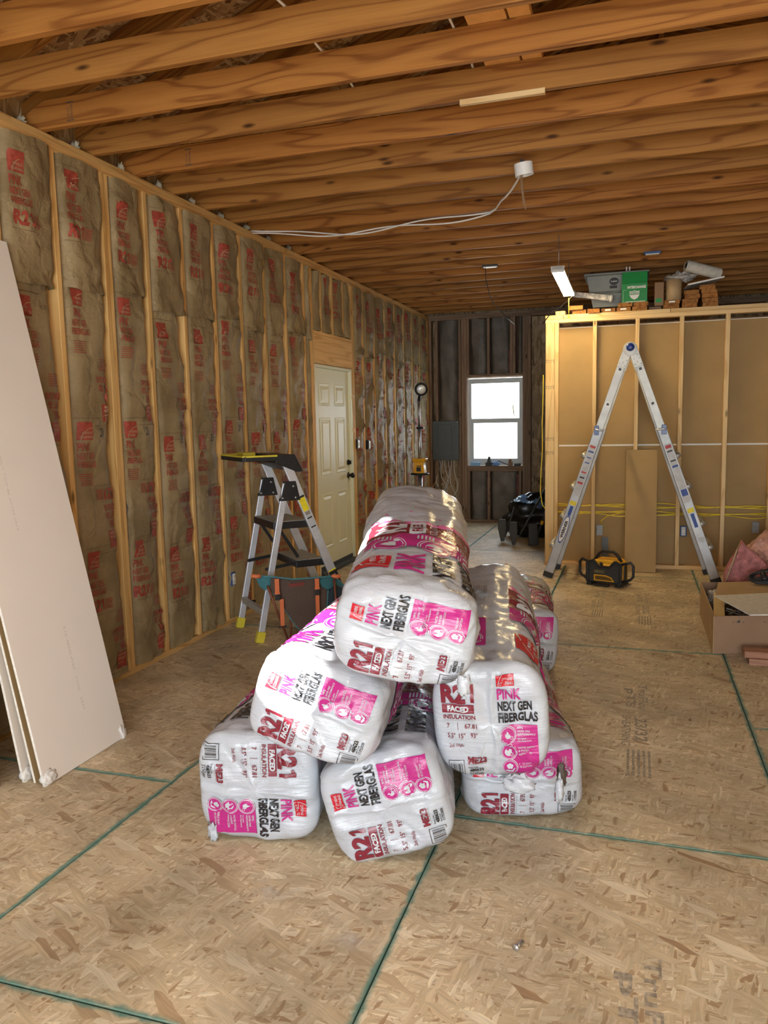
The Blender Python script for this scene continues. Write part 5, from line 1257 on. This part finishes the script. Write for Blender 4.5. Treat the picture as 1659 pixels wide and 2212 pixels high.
m = MB(); m.add([(0.655, 6.62, 0.0), (0.70, 6.78, 0.0), (0.835, 6.78, 0.50), (0.790, 6.62, 0.46), (0.645, 6.62, 0.0), (0.69, 6.78, 0.0), (0.825, 6.78, 0.50), (0.78, 6.62, 0.46)], [(0, 1, 2, 3), (7, 6, 5, 4), (0, 4, 5, 1), (1, 5, 6, 2), (2, 6, 7, 3), (3, 7, 4, 0)])
tag(m.build('cardboard_flap', M_CARDL), 'narrow strip of cardboard leaning against the torn pink insulation', 'cardboard')
m = MB()
for k in range(5):
    c = Vector((0.98, 6.26+0.012*k, 0.315+0.006*k)); pts = []
    for i in range(28):
        a = 2*math.pi*i/28; pts.append(c+Vector((0.15*math.cos(a)*(1-0.05*k), 0.06*math.sin(a)+0.012*math.sin(3*a+k), 0.038*math.sin(a+0.4+0.2*k))))
    m.tube(pts, 0.0085, 8, 0, False, True)
m.cyl((0.93, 6.22, 0.30), (0.93, 6.34, 0.34), 0.022, 10); tag(m.build('cord_coil', M_BLACK), 'black coiled cord lying on the cardboard box flap', 'cord')
for (z0, r_, sd_, lab) in ((0.345, 0.11, 1, 'lowest crumpled clear plastic bundle at the right edge by the partition'), (0.555, 0.095, 2, 'middle crumpled clear plastic bundle at the right edge'), (0.76, 0.10, 3, 'uppermost crumpled clear plastic bundle at the right edge')):
    m = MB(); m.blob((1.30, 7.82, z0), r_, (0.9, 0.8, 1.0), 0.45, 4, sd_, 26, 18); tag(m.build('plastic_bundle', M_CLEAR), lab, 'plastic wrap')
m = MB(); m.box((1.22, 7.72, 0), (1.5, 7.95, 0.22)); tag(m.build('carton', M_CARD, bevel=0.004), 'small carton under the clear plastic bundles by the partition', 'carton')
for i, (z, x0, x1, lab) in enumerate(((0.0, 0.685, 1.15, 'lower purple-brown board offcut on the floor before the cardboard box'), (0.040, 0.66, 1.15, 'upper purple-brown board offcut on the floor before the cardboard box'))):
    m = MB(); m.box((x0, 5.05+0.012*i, z), (x1, 5.19, z+0.038)); tag(m.build('board_offcut', wood('redwood_%d' % i, (0.46, 0.25, 0.17), (0.30, 0.15, 0.10)), bevel=0.002), lab, 'board')
m = MB(); m.bar((0.07, 7.88, 0.005), (0.07, 8.07, 1.185), 0.29, 0.012, up=(0, 1, 0)); o = m.build('drywall_strip', M_DRYB)
o.data.materials.append(M_TAPEW); tag(o, 'tall narrow drywall offcut leaning on the partition between the ladder legs', 'drywall')
m = MB(); m.bar((0.07, 7.872, 0.02), (0.07, 8.06, 1.187), 0.292, 0.002, up=(0, 1, 0)); 
m = MB(); m.cyl((-0.30, 2.09, 0.006), (-0.287, 2.125, 0.006), 0.006, 8); m.cyl((-0.302, 2.085, 0.008), (-0.30, 2.09, 0.008), 0.011, 6); tag(m.build('bolt', M_STEEL), 'small steel bolt lying alone on the front floor boards', 'bolt')

# ------------------------------------------------------------------ black bag, blue film and tools in the far corner
m = MB(); m.blob((-1.22, 10.03, 0.25), 0.30, (1.15, 0.8, 0.95), 0.22, 2.2, 5, 34, 24)
for i, v in enumerate(m.v): m.v[i] = (v[0], v[1], max(0.003, v[2]))
tag(m.build('bin_bag', M_BLKBAG), 'black plastic bag slumped in the far corner beside the partition end', 'bag')
bm_ = MB(); n1_ = 12; vs = []
for j in range(n1_+1):
    for i in range(n1_+1):
        x = -1.46+0.36*i/n1_+0.05*j/n1_; y = 9.72+0.28*j/n1_; vs.append((x, y, 0.525+0.02*math.sin(i*0.8)+0.02*noise.noise(Vector((i*0.6, j*0.6, 0)))*2-0.10*(i/n1_-0.35)**2*2-0.04*(1-j/n1_)))
bm_.add(vs, [(j*(n1_+1)+i, j*(n1_+1)+i+1, (j+1)*(n1_+1)+i+1, (j+1)*(n1_+1)+i) for j in range(n1_) for i in range(n1_)], 0, True)
tag(bm_.build('blue_film', M_BLUEP), 'shiny blue plastic film draped over the black bag', 'film')
def tool(name, foot, top, label, head):
    r_ = empty(name, foot); t = Vector(top)-Vector(foot)
    m = MB(); m.tube([t*0.16, t], 0.013, 8); m.build('shaft', M_CHAR, r_)
    m = MB(); d = t.normalized(); sdv = Vector((1, 0.3, 0)).normalized()
    pr_ = [(-0.045, 0.17), (0.045, 0.17), (0.05, 0.10), (0.02, 0.0), (-0.02, 0.0), (-0.05, 0.10)] if head == 0 else [(-0.05, 0.16), (0.05, 0.16), (0.06, 0.0), (-0.06, 0.0)]
    fm_ = frame(sdv, d, Vector((0, 0, 0.012))); m.prism([(a*1.0, b*1.6) for a, b in pr_], fm_, -0.02, 0.02); m.build('head', M_CHAR, r_, bevel=0.005); return tag(r_, label, 'tool'), r_, t
tool('yard_tool', (-1.36, 9.28, 0.0), (-0.98, 9.60, 0.74), 'black long-handled tool with pointed head leaning across the black bag', 0)
_, r2_, t2_ = tool('yard_tool', (-1.12, 9.26, 0.0), (-0.93, 9.50, 0.62), 'black long-handled tool with square head and orange band by the partition end', 1)
m = MB(); m.tube([t2_*0.40, t2_*0.47], 0.02, 10); m.build('orange_band', M_YEL, r2_)
tool('yard_tool', (-1.53, 9.50, 0.0), (-1.40, 9.66, 0.42), 'shorter black tool at the left foot of the black bag', 0)

# ------------------------------------------------------------------ electrical things
def ebox(name, c, ax, mat, face, lab, sc=1.0):
    """outlet or switch box; ax = 0: on the left wall (faces +x); ax = 1: on the partition (faces -y)"""
    r_ = empty(name, c); w_, h_, d_ = 0.030*sc, 0.052, 0.035
    def B(u0, u1, v0, v1, n0, n1, mi, m):
        if ax == 0: m.box((n0, u0, v0), (n1, u1, v1), mi)
        else: m.box((u0, -n1, v0), (u1, -n0, v1), mi)
    m = MB(); B(-w_, w_, -h_, h_, -d_, 0.0, 0, m); m.build('box_body', mat, r_, bevel=0.002)
    if face:
        m = MB(); B(-w_*0.62, w_*0.62, -h_*0.80, h_*0.80, 0.0, 0.006, 0, m); m.build('device', M_WHITE, r_, bevel=0.002)
        m = MB()
        if face == 1:
            for v in (-0.022, 0.022): B(-0.008, -0.005, v-0.006, v+0.006, 0.006, 0.007, 0, m); B(0.005, 0.008, v-0.006, v+0.006, 0.006, 0.007, 0, m)
        else: B(-0.006, 0.006, -0.016, 0.016, 0.006, 0.012, 0, m)
        m.build('slots' if face == 1 else 'toggle', M_BLACK if face == 1 else M_WHITE, r_)
    return tag(r_, lab, 'electrical box')
ebox('outlet', (XL+0.012, 5.235, 0.34), 0, M_BLUEB, 1, 'blue outlet box low on the left wall, left of the small ladder')
ebox('switch_box', (XL+0.012, 5.90, 1.23), 0, M_GREYB, 2, 'grey metal switch box on the left wall above the ladder tray', 1.5)
ebox('switch_box', (XL+0.02, 8.13, 1.27), 0, M_BLACK, 2, 'black switch box just right of the side door', 1.3)
ebox('switch_box', (XL+0.02, 8.50, 1.25), 0, M_BLACK, 2, 'second switch box from the side door on the left wall')
ebox('outlet', (0.475, YP+0.06, 0.375), 1, M_BLUEB, 1, 'outlet box on the partition, right of the leaning drywall offcut')
ebox('junction_box', (-0.325, YP+0.03, 0.37), 1, M_GREYB, 0, 'grey metal box on the partition stud above the radio')
ebox('junction_box', (1.12, YP+0.03, 0.43), 1, M_GREYB, 0, 'grey metal box at the right end of the partition beside the clear plastic')
m = MB(); m.box((-0.30, YP+0.04, 0.04), (-0.24, YP+0.05, 0.30)); tag(m.build('metal_plate', M_PANELG), 'dark flat plate standing in the partition bay behind the radio', 'plate')
ep = empty('electrical_panel', (-2.665, YB, 1.20)); tag(ep, 'dark grey electrical panel on the back wall left of the window', 'electrical panel')
m = MB(); m.box((-0.195, -0.055, -0.28), (0.195, -0.004, 0.30)); m.build('cabinet', M_PANELG, ep, bevel=0.006)
m = MB(); m.box((-0.11, -0.061, -0.22), (0.09, -0.055, 0.24)); m.build('door', M_PANELG, ep, bevel=0.002)
m = MB()
for x in (-0.18, 0.18):
    for z in (-0.26, 0.28): m.cyl((x, -0.059, z), (x, -0.055, z), 0.008, 8)
m.build('screws', M_STEEL, ep)
# cables below the panel
rr = random.Random(11)
for k in range(7):
    x = -2.82+0.045*k; m = MB(); pts = [(x, YB+0.02, 0.93)]
    for i in range(1, 8): pts.append((x+0.09*math.sin(i*0.9+k*1.7)*(i/7), YB+0.03+0.05*math.sin(i+k), 0.93-0.088*i))
    m.tube(pts, 0.006, 6); o = m.build('panel_cable', M_WCAB if k else M_BORANGE)
    tag(o, 'orange cable hanging below the electrical panel' if k == 0 else ['first', 'second', 'third', 'fourth', 'fifth', 'last'][k-1]+' pale cable from the left hanging below the electrical panel', 'cable', None if k == 0 else 'pale cables below the electrical panel')
# yellow cable runs through the partition studs
def run(z, amp, ph, lab, x0=-0.74, x1=2.9, y=YP+0.045):
    m = MB(); pts = []; n_ = int((x1-x0)/0.03)
    for i in range(n_+1):
        x = x0+(x1-x0)*i/n_; u = ((x+0.759) % 0.4055)/0.4055; pts.append((x, y-0.03*math.sin(math.pi*u)**2, z+amp*math.sin(math.pi*u)*math.sin(x*5+ph)))
    m.tube(pts, 0.0055, 6); tag(m.build('yellow_cable', M_YCAB), lab, 'cable', 'yellow cables through the partition studs')
for z, a, ph, nm in ((0.634, 0.022, 0.3, 'top cable of the upper yellow run'), (0.624, 0.016, 2.2, 'middle cable of the upper yellow run'), (0.614, 0.010, 4.0, 'bottom cable of the upper yellow run'), (0.558, 0.022, 1.2, 'top cable of the lower yellow run'), (0.548, 0.014, 3.2, 'middle cable of the lower yellow run'), (0.538, 0.022, 5.1, 'bottom cable of the lower yellow run')):
    run(z, a, ph, nm+' through the partition studs')
m = MB(); m.tube([(-0.31, YP+0.03, 0.425), (-0.31, YP+0.02, 0.47), (-0.25, YP+0.015, 0.52), (-0.12, YP+0.02, 0.55)], 0.0055, 6); tag(m.build('yellow_cable', M_YCAB), 'short yellow cable rising from the grey box above the radio', 'cable')
m = MB(); m.tube([(-0.895, YP+0.05, 1.95), (-0.90, YP+0.05, 1.6), (-0.905, YP+0.04, 1.45), (-0.90, YP+0.04, 1.2), (-0.915, YP+0.04, 0.95), (-0.92, YP+0.04, 0.75), (-0.90, YP+0.04, 0.62), (-0.87, YP+0.05, 0.58)], 0.0055, 6)
tag(m.build('yellow_cable', M_YCAB), 'yellow cable hanging down beside the left end of the partition', 'cable')
# ceiling box with leads and the white cable
cb = empty('ceiling_box', (-0.655, 4.885, 2.99)); tag(cb, 'round white ceiling box hanging from a joist with bare leads', 'electrical box')
m = MB(); r0, r1, N_ = 0.055, 0.050, 24
vs = []; 
for (r_, z) in ((r0, -0.035), (r0, 0.035), (r1, -0.035), (r1, 0.030)):
    for i in range(N_): a = 2*math.pi*i/N_; vs.append((r_*math.cos(a), r_*math.sin(a), z))
fs = [(i, (i+1) % N_, N_+(i+1) % N_, N_+i) for i in range(N_)]+[(2*N_+(i+1) % N_, 2*N_+i, 3*N_+i, 3*N_+(i+1) % N_) for i in range(N_)]+[((i+1) % N_, i, 2*N_+i, 2*N_+(i+1) % N_) for i in range(N_)]+[tuple(N_+i for i in range(N_)), tuple(3*N_+i for i in reversed(range(N_)))]
m.add(vs, fs); m.build('round_shell', M_WHITE, cb, rot=(rad(8), rad(-6), 0))
m = MB(); m.box((-0.02, -0.012, 0.03), (0.0, 0.012, 0.055)); m.build('bracket', M_CHAR, cb)
m = MB(); m.tube([(-0.02, -0.02, 0.0), (-0.012, -0.02, -0.10), (0.0, -0.01, -0.21)], 0.0035, 6); m.tube([(-0.01, -0.02, 0.0), (-0.004, -0.02, -0.12), (0.012, -0.01, -0.235)], 0.0035, 6); m.build('bare_lead', plain('brown_lead', (0.30, 0.18, 0.10), 0.6), cb)
for dz, ph, lab in ((0.0, 0.0, 'upper white cable slung under the joists from the left wall to the round box'), (-0.012, 1.5, 'lower white cable slung under the joists from the left wall to the round box')):
    m = MB(); pts = []
    for i in range(40):
        t = i/39; pts.append((-2.89+2.22*t, 5.72-0.75*max(0, t-0.86)/0.14+0.02*math.sin(t*9+ph), ZC-0.012-0.085*math.sin(math.pi*min(1, t*1.05))+dz+0.025*math.sin(t*12+ph)*math.sin(math.pi*t)+(0 if t < 0.9 else -0.03*math.sin((t-0.9)*31))))
    m.tube(pts, 0.0055, 6); tag(m.build('white_cable', M_WCAB), lab, 'cable')
for (c, lab) in (((-1.39, 7.90, ZC-0.012), 'slim white light box with a dark lead under the far joists'), ((0.13, 7.90, ZC-0.012), 'slim blue and white box under the joists above the partition')):
    r_ = empty('puck_light', c); m = MB(); m.box((-0.075, -0.03, -0.008), (0.075, 0.03, 0.012)); m.build('case', M_CHAR if c[0] < 0 else M_BLUEB, r_, bevel=0.003); m = MB(); m.box((-0.06, -0.025, -0.014), (0.06, 0.025, -0.008)); m.build('lens', M_WHITE, r_); tag(r_, lab, 'light')
m = MB(); m.tube([(-1.435, 7.88, 3.005), (-1.43, 7.88, 2.90), (-1.40, 7.90, 2.75), (-1.36, 7.92, 2.66), (-1.31, 7.95, 2.60), (-1.25, 8.1, 2.53), (-1.22, 8.4, 2.50)], 0.004, 6); tag(m.build('dark_lead', M_BLACK), 'thin dark lead hanging from the slim light box', 'cable')

# ------------------------------------------------------------------ shop lights
def shop_light(loc, rot, label, power):
    r_ = empty('shop_light', loc, rot)
    m = MB(); m.prism([(-0.055, 0.0), (0.055, 0.0), (0.045, 0.035), (-0.045, 0.035)], frame((1, 0, 0), (0, 0, 1), (0, 0.60, 0)), 0, 1.20); m.build('housing', M_WHITE, r_, bevel=0.003)
    m = MB(); m.prism([(-0.052, 0.0), (0.052, 0.0), (0.046, -0.010), (-0.046, -0.010)], frame((1, 0, 0), (0, 0, 1), (0, 0.575, 0)), 0, 1.15); o = m.build('diffuser', M_LAMP if power == 1 else M_LAMP2, r_)
    for y in (-0.60, 0.578):
        m = MB(); m.prism([(-0.057, 0.036), (0.057, 0.036), (0.052, -0.014), (-0.052, -0.014)], frame((1, 0, 0), (0, 0, 1), (0, y+0.022, 0)), 0, 0.022); m.build('end_cap', M_WHITE, r_, bevel=0.003)
    m = MB(); m.tube([(0, 0.59, -0.03), (0, 0.59, -0.20)], 0.004, 6); m.tube([(0, 0.59, -0.20), (0, 0.59, -0.215), (0, 0.59, -0.225)], [0.008, 0.010, 0.004], 8); m.build('pull_chain', M_YELP, r_)
    m = MB()
    for y in (-0.5, 0.5): m.tube([(0, y, 0.035), (0, y, ZC-loc[2])], 0.003, 6)
    m.build('hanging_chain', M_STEEL, r_)
    return tag(r_, label, 'light')
shop_light((-0.635, 7.42, 2.72), (rad(-1.5), 0, 0), 'lit shop light hanging over the left end of the partition', 1)
shop_light((-0.95, 0.95, 2.92), (0, 0, 0), 'lit shop light under the joists above the camera, out of view', 2)
shop_light((1.25, 1.3, 2.92), (0, 0, 0), 'lit shop light under the joists at the right, out of view', 2)
m = MB(); m.tube([(-0.60, 8.0, 2.69), (-0.64, 8.02, 2.66), (-0.72, 8.06, 2.60), (-0.80, 8.06, 2.56), (-0.90, 8.09, 2.45)], 0.004, 6); tag(m.build('dark_lead', M_BLACK), 'dark lead drooping from the shop light to the partition end', 'cable')

# ------------------------------------------------------------------ things stored on top of the partition
lm = [(-0.775, -0.676, 2.53, 1.0), (-0.612, -0.475, 2.53, 0), (-0.645, -0.505, 2.570, 0), (-0.465, -0.345, 2.53, 0), (-0.335, -0.200, 2.53, 2), (-0.190, -0.055, 2.53, 2), (-0.045, 0.095, 2.53, 0), (-0.175, -0.040, 2.570, 0), (-0.033, 0.105, 2.570, 0), (0.240, 0.385, 2.53, 0), (0.250, 0.390, 2.570, 2), (0.405, 0.545, 2.53, 0), (0.408, 0.552, 2.570, 0), (0.430, 0.568, 2.610, 0), (0.423, 0.560, 2.650, 0), (0.590, 0.730, 2.53, 0), (0.585, 0.728, 2.570, 0), (0.580, 0.722, 2.610, 0), (0.56, 0.70, 2.690, 0), (0.575, 0.715, 2.650, 0)]
desc = ['leftmost board end on the partition top', 'second board end from the left on the partition top', 'board lying on the second one from the left on the partition top', 'dark board end between the second one and the tagged ones', 'board with a white tag, below the clear trough', 'board with a white tag, under the green carton at left', 'board under the green carton at right, lower layer', 'board directly under the green carton, left', 'board directly under the green carton, right', 'lower board below the paper roll', 'white-tagged board below the paper roll', 'lowest of the four boards right of the paper roll', 'second of the four boards right of the paper roll', 'third of the four boards right of the paper roll', 'uppermost of the four boards right of the paper roll', 'lowest board of the rightmost stack', 'second board of the rightmost stack', 'third board of the rightmost stack', 'uppermost board of the rightmost stack', 'fourth board of the rightmost stack']
rr = random.Random(2)
for (x0, x1, z, k), ds in zip(lm, desc):
    y0 = YP-0.02+0.03*rr.random(); L = 1.1
    r_ = empty('stacked_board', ((x0+x1)/2, y0+L/2, z+0.02)); b = lumber((0, -L/2, 0), (0, L/2, 0), x1-x0-0.004, 0.038, M_JOIST if k != 1 else M_PALE, 'plank', r_)
    if k == 2: m = MB(); m.box((-0.03, -L/2-0.0015, -0.006), (0.025, -L/2, 0.010)); m.build('paper_tag', M_WHITE, r_)
    tag(r_, ds, 'board')
# back support so that the boards lie level
m = MB(); m.box((-0.9, YP+1.05, 2.49), (1.4, YP+1.09, 2.53)); o = m.build('trim_1', M_PALE); o['kind'] = 'structure'
for x in (-0.85, 0.2, 1.3): lumber((x, YP+1.07, 0.0), (x, YP+1.07, 2.49), 0.04, 0.038, M_PALE, 'post', o, up=(1, 0, 0))
# tote
tt = empty('storage_tote', (-0.20, 8.52, 2.610), (0, 0, 0)); tag(tt, 'large grey plastic tote lying behind the green carton on the partition top', 'tote')
m = MB(); lv = [(0.0, 0.225, 0.18), (0.13, 0.25, 0.20), (0.135, 0.265, 0.215), (0.145, 0.265, 0.215), (0.15, 0.26, 0.205), (0.30, 0.285, 0.235), (0.305, 0.31, 0.26), (0.325, 0.31, 0.26), (0.325, 0.27, 0.22), (0.04, 0.215, 0.17)]
vs = [p_ for (z, a, b) in lv for p_ in ring_of(z, a, b)]; fs = [(k*4+j, k*4+(j+1) % 4, (k+1)*4+(j+1) % 4, (k+1)*4+j) for k in range(len(lv)-1) for j in range(4)]+[(3, 2, 1, 0), tuple(len(lv)*4-4+j for j in range(4))]
m.add(vs, fs); m.build('tub', M_TOTE, tt, bevel=0.01)
p = Print(); p.disc(0.0, 0.0, 0.045, 'g', 0); p.text('Lean', -0.03, -0.008, 0.06, 0.02, 'w', 0.03, 1); p.rect(-0.04, -0.085, 0.03, -0.05, 'k', 0)
lay(p.tess(0), lambda a, b, o: (-0.02+a, -0.228-o, 0.24+b*0.8), {'g': M_LBLK, 'w': M_LBL, 'k': M_LBLK}, 'round_label', tt, 0.004, 0.001)
# green carton
gb = empty('green_carton', (-0.025, 8.16, 2.609)); tag(gb, 'green cardboard carton with white lettering and a shield on the partition top', 'carton')
m = MB(); m.box((-0.12, 0, 0), (0.12, 0.10, 0.19)); m.build('carton_body', M_GREEN, gb, bevel=0.003)
m = MB(); m.bar((0, 0.01, 0.19), (0, 0.03, 0.30), 0.235, 0.004, up=(0, 1, 0)); m.build('open_flap', M_GREEN, gb)
p = Print(); p.text('INTERCHANGE', -0.065, 0.140, 0.170, 0.022, 'w', 0.05)
p.poly([(0.0-0.045, 0.115), (-0.018, 0.112), (0.0, 0.120), (0.018, 0.112), (0.045, 0.115), (0.045, 0.075), (0.030, 0.048), (0.0, 0.032), (-0.030, 0.048), (-0.045, 0.075)], 'w', 1)
p.poly([(-0.038, 0.109), (-0.018, 0.105), (0.0, 0.112), (0.018, 0.105), (0.038, 0.109), (0.038, 0.102), (-0.038, 0.102)], 'g', 2); p.rect(-0.042, 0.078, 0.042, 0.096, 'g', 2); p.text('INTERCHANGE', -0.038, 0.082, 0.076, 0.010, 'w', 0.02, 3)
for a in ((-0.105, 0.125, -0.075, 0.1265), (-0.105, 0.012, -0.1035, 0.125), (-0.105, 0.012, -0.085, 0.0135)): p.rect(*a, 'w')
p.lines(-0.08, 0.10, [0.014], 0.006, 'w')
lay(p.tess(0), lambda a, b, o: (a, -o, b), {'w': M_WHITE, 'g': M_GREEN}, 'printed_design', gb, 0.0008, 0.0005)
for x in (-0.105, -0.075): 
    m = MB(); m.box((x-0.006, 8.40, 2.66), (x+0.006, 8.412, 3.0)); tag(m.build('white_stick', M_WHITE), 'left white stick standing behind the green carton' if x < -0.1 else 'right white stick standing behind the green carton', 'stick')
m = MB(); m.bar((-0.60, 8.22, 2.735), (-0.25, 8.14, 2.665), 0.075, 0.05, up=(0, 0, 1)); tag(m.build('clear_trough', M_CLEAR), 'clear plastic light cover lying left of the green carton', 'light cover')
m = MB(); m.tube([(-0.245, 8.14, 2.665), (-0.225, 8.135, 2.66)], [0.042, 0.03], 12); tag(m.build('cover_end', M_WHITE), 'white end piece of the clear light cover', 'end cap')
m = MB(); m.box((0.16, 8.16, 2.57), (0.245, 8.32, 2.79)); tag(m.build('brown_carton', M_CARD, bevel=0.004), 'brown carton standing left of the paper roll on the partition top', 'carton')
m = MB(); m.box((0.17, 8.158, 2.60), (0.225, 8.16, 2.64)); m.build('green_label', M_GREEN, D.objects['brown_carton'])
m = MB(); m.box((0.115, YP+0.12, 2.531), (0.225, YP+0.3, 2.569)); tag(m.build('loft_block', M_END), 'dark block behind the brown carton on the partition top', 'block')
m = MB(); m.tube([(0.335, 8.22, 2.612), (0.335, 8.22, 2.81)], 0.072, 26); tag(m.build('paper_roll', M_PAPERT), 'upright brown paper roll on the partition top', 'paper roll')
m = MB(); m.blob((0.40, 8.28, 2.84), 0.075, (1.6, 1.0, 0.6), 0.5, 4, 6); tag(m.build('clear_wrap', M_CLEAR), 'crumpled clear wrap above the brown paper roll', 'plastic wrap')
m = MB(); m.add([(0.46, 8.11, 2.735), (0.775, 8.11, 2.785), (0.73, 8.50, 2.80), (0.44, 8.50, 2.75), (0.46, 8.11, 2.750), (0.775, 8.11, 2.800), (0.73, 8.50, 2.815), (0.44, 8.50, 2.765)], [(3, 2, 1, 0), (4, 5, 6, 7), (0, 1, 5, 4), (1, 2, 6, 5), (2, 3, 7, 6), (3, 0, 4, 7)]); tag(m.build('white_sheet', M_WHITE), 'thin white board lying on the rightmost stack on the partition top', 'board')
m = MB(); ax = Vector((0.62, 0.25, -0.16)).normalized(); c0 = Vector((0.44, 8.15, 2.925)); m.tube([c0, c0+ax*0.34], 0.052, 24, caps=False); m.tube([c0+ax*0.001, c0+ax*0.33], 0.028, 16, caps=False); m.tube([c0+ax*0.002, c0+ax*0.004], [0.052, 0.051], 24); tag(m.build('white_roll', plain('offwhite_roll', (0.62, 0.60, 0.54), 0.7)), 'white roll resting aslant on the white board on the partition top', 'roll')
m = MB(); m.tube([c0-ax*0.002, c0-ax*0.001], 0.026, 16); m.build('core_hole', M_LBLK, D.objects['white_roll'])

# ------------------------------------------------------------------ window sill clutter
sz = 0.829
m = MB(); m.box((-2.30, YB+0.0, sz), (-2.16, YB+0.06, sz+0.055)); tag(m.build('blue_tub', plain('pale_blue_plastic', (0.30, 0.55, 0.85), 0.4), bevel=0.005), 'pale blue box at the left end of the window sill', 'box')
m = MB(); m.box((-2.08, YB+0.0, sz), (-1.99, YB+0.06, sz+0.05)); m.prism([(-0.03, 0.05), (0.03, 0.05), (0.02, 0.13), (-0.01, 0.14)], frame((1, 0, 0), (0, 0, 1), (-2.03, YB+0.05, sz)), 0, 0.04); tag(m.build('dark_tool', M_CHAR, bevel=0.003), 'dark upright tool on the window sill', 'tool')
m = MB(); m.blob((-1.93, YB+0.03, sz+0.03), 0.035, (1.5, 0.7, 0.8), 0.4, 4, 3)
for i, v in enumerate(m.v): m.v[i] = (v[0], v[1], max(sz, v[2]))
tag(m.build('blue_wrapper', M_BLUEP), 'crumpled light blue wrapper on the window sill', 'wrapper')
m = MB(); m.bar((-1.90, YB+0.02, sz+0.075), (-1.74, YB+0.03, sz+0.010), 0.012, 0.012); tag(m.build('screwdriver', M_BLACK), 'thin dark rod lying aslant on the window sill', 'tool')
m = MB(); m.box((-1.745, YB+0.0, sz), (-1.685, YB+0.05, sz+0.06)); m.box((-1.74, YB+0.0, sz+0.06), (-1.70, YB+0.045, sz+0.10)); tag(m.build('brown_jar', M_CARD, bevel=0.004), 'small brown container at the right of the window sill', 'container')
m = MB(); m.box((-1.66, YB+0.0, sz), (-1.57, YB+0.06, sz+0.035)); tag(m.build('black_case', M_BLACK, bevel=0.004), 'low black case at the right end of the window sill', 'case')
m = MB(); m.tube([(-1.69, YB+0.09, 2.02), (-1.695, YB+0.088, 1.8), (-1.68, YB+0.088, 1.62), (-1.672, YB+0.088, 1.55)], [0.002, 0.003, 0.009, 0.006], 6); tag(m.build('yellow_ribbon', M_YELP), 'yellow ribbon hanging in the upper window pane', 'ribbon')
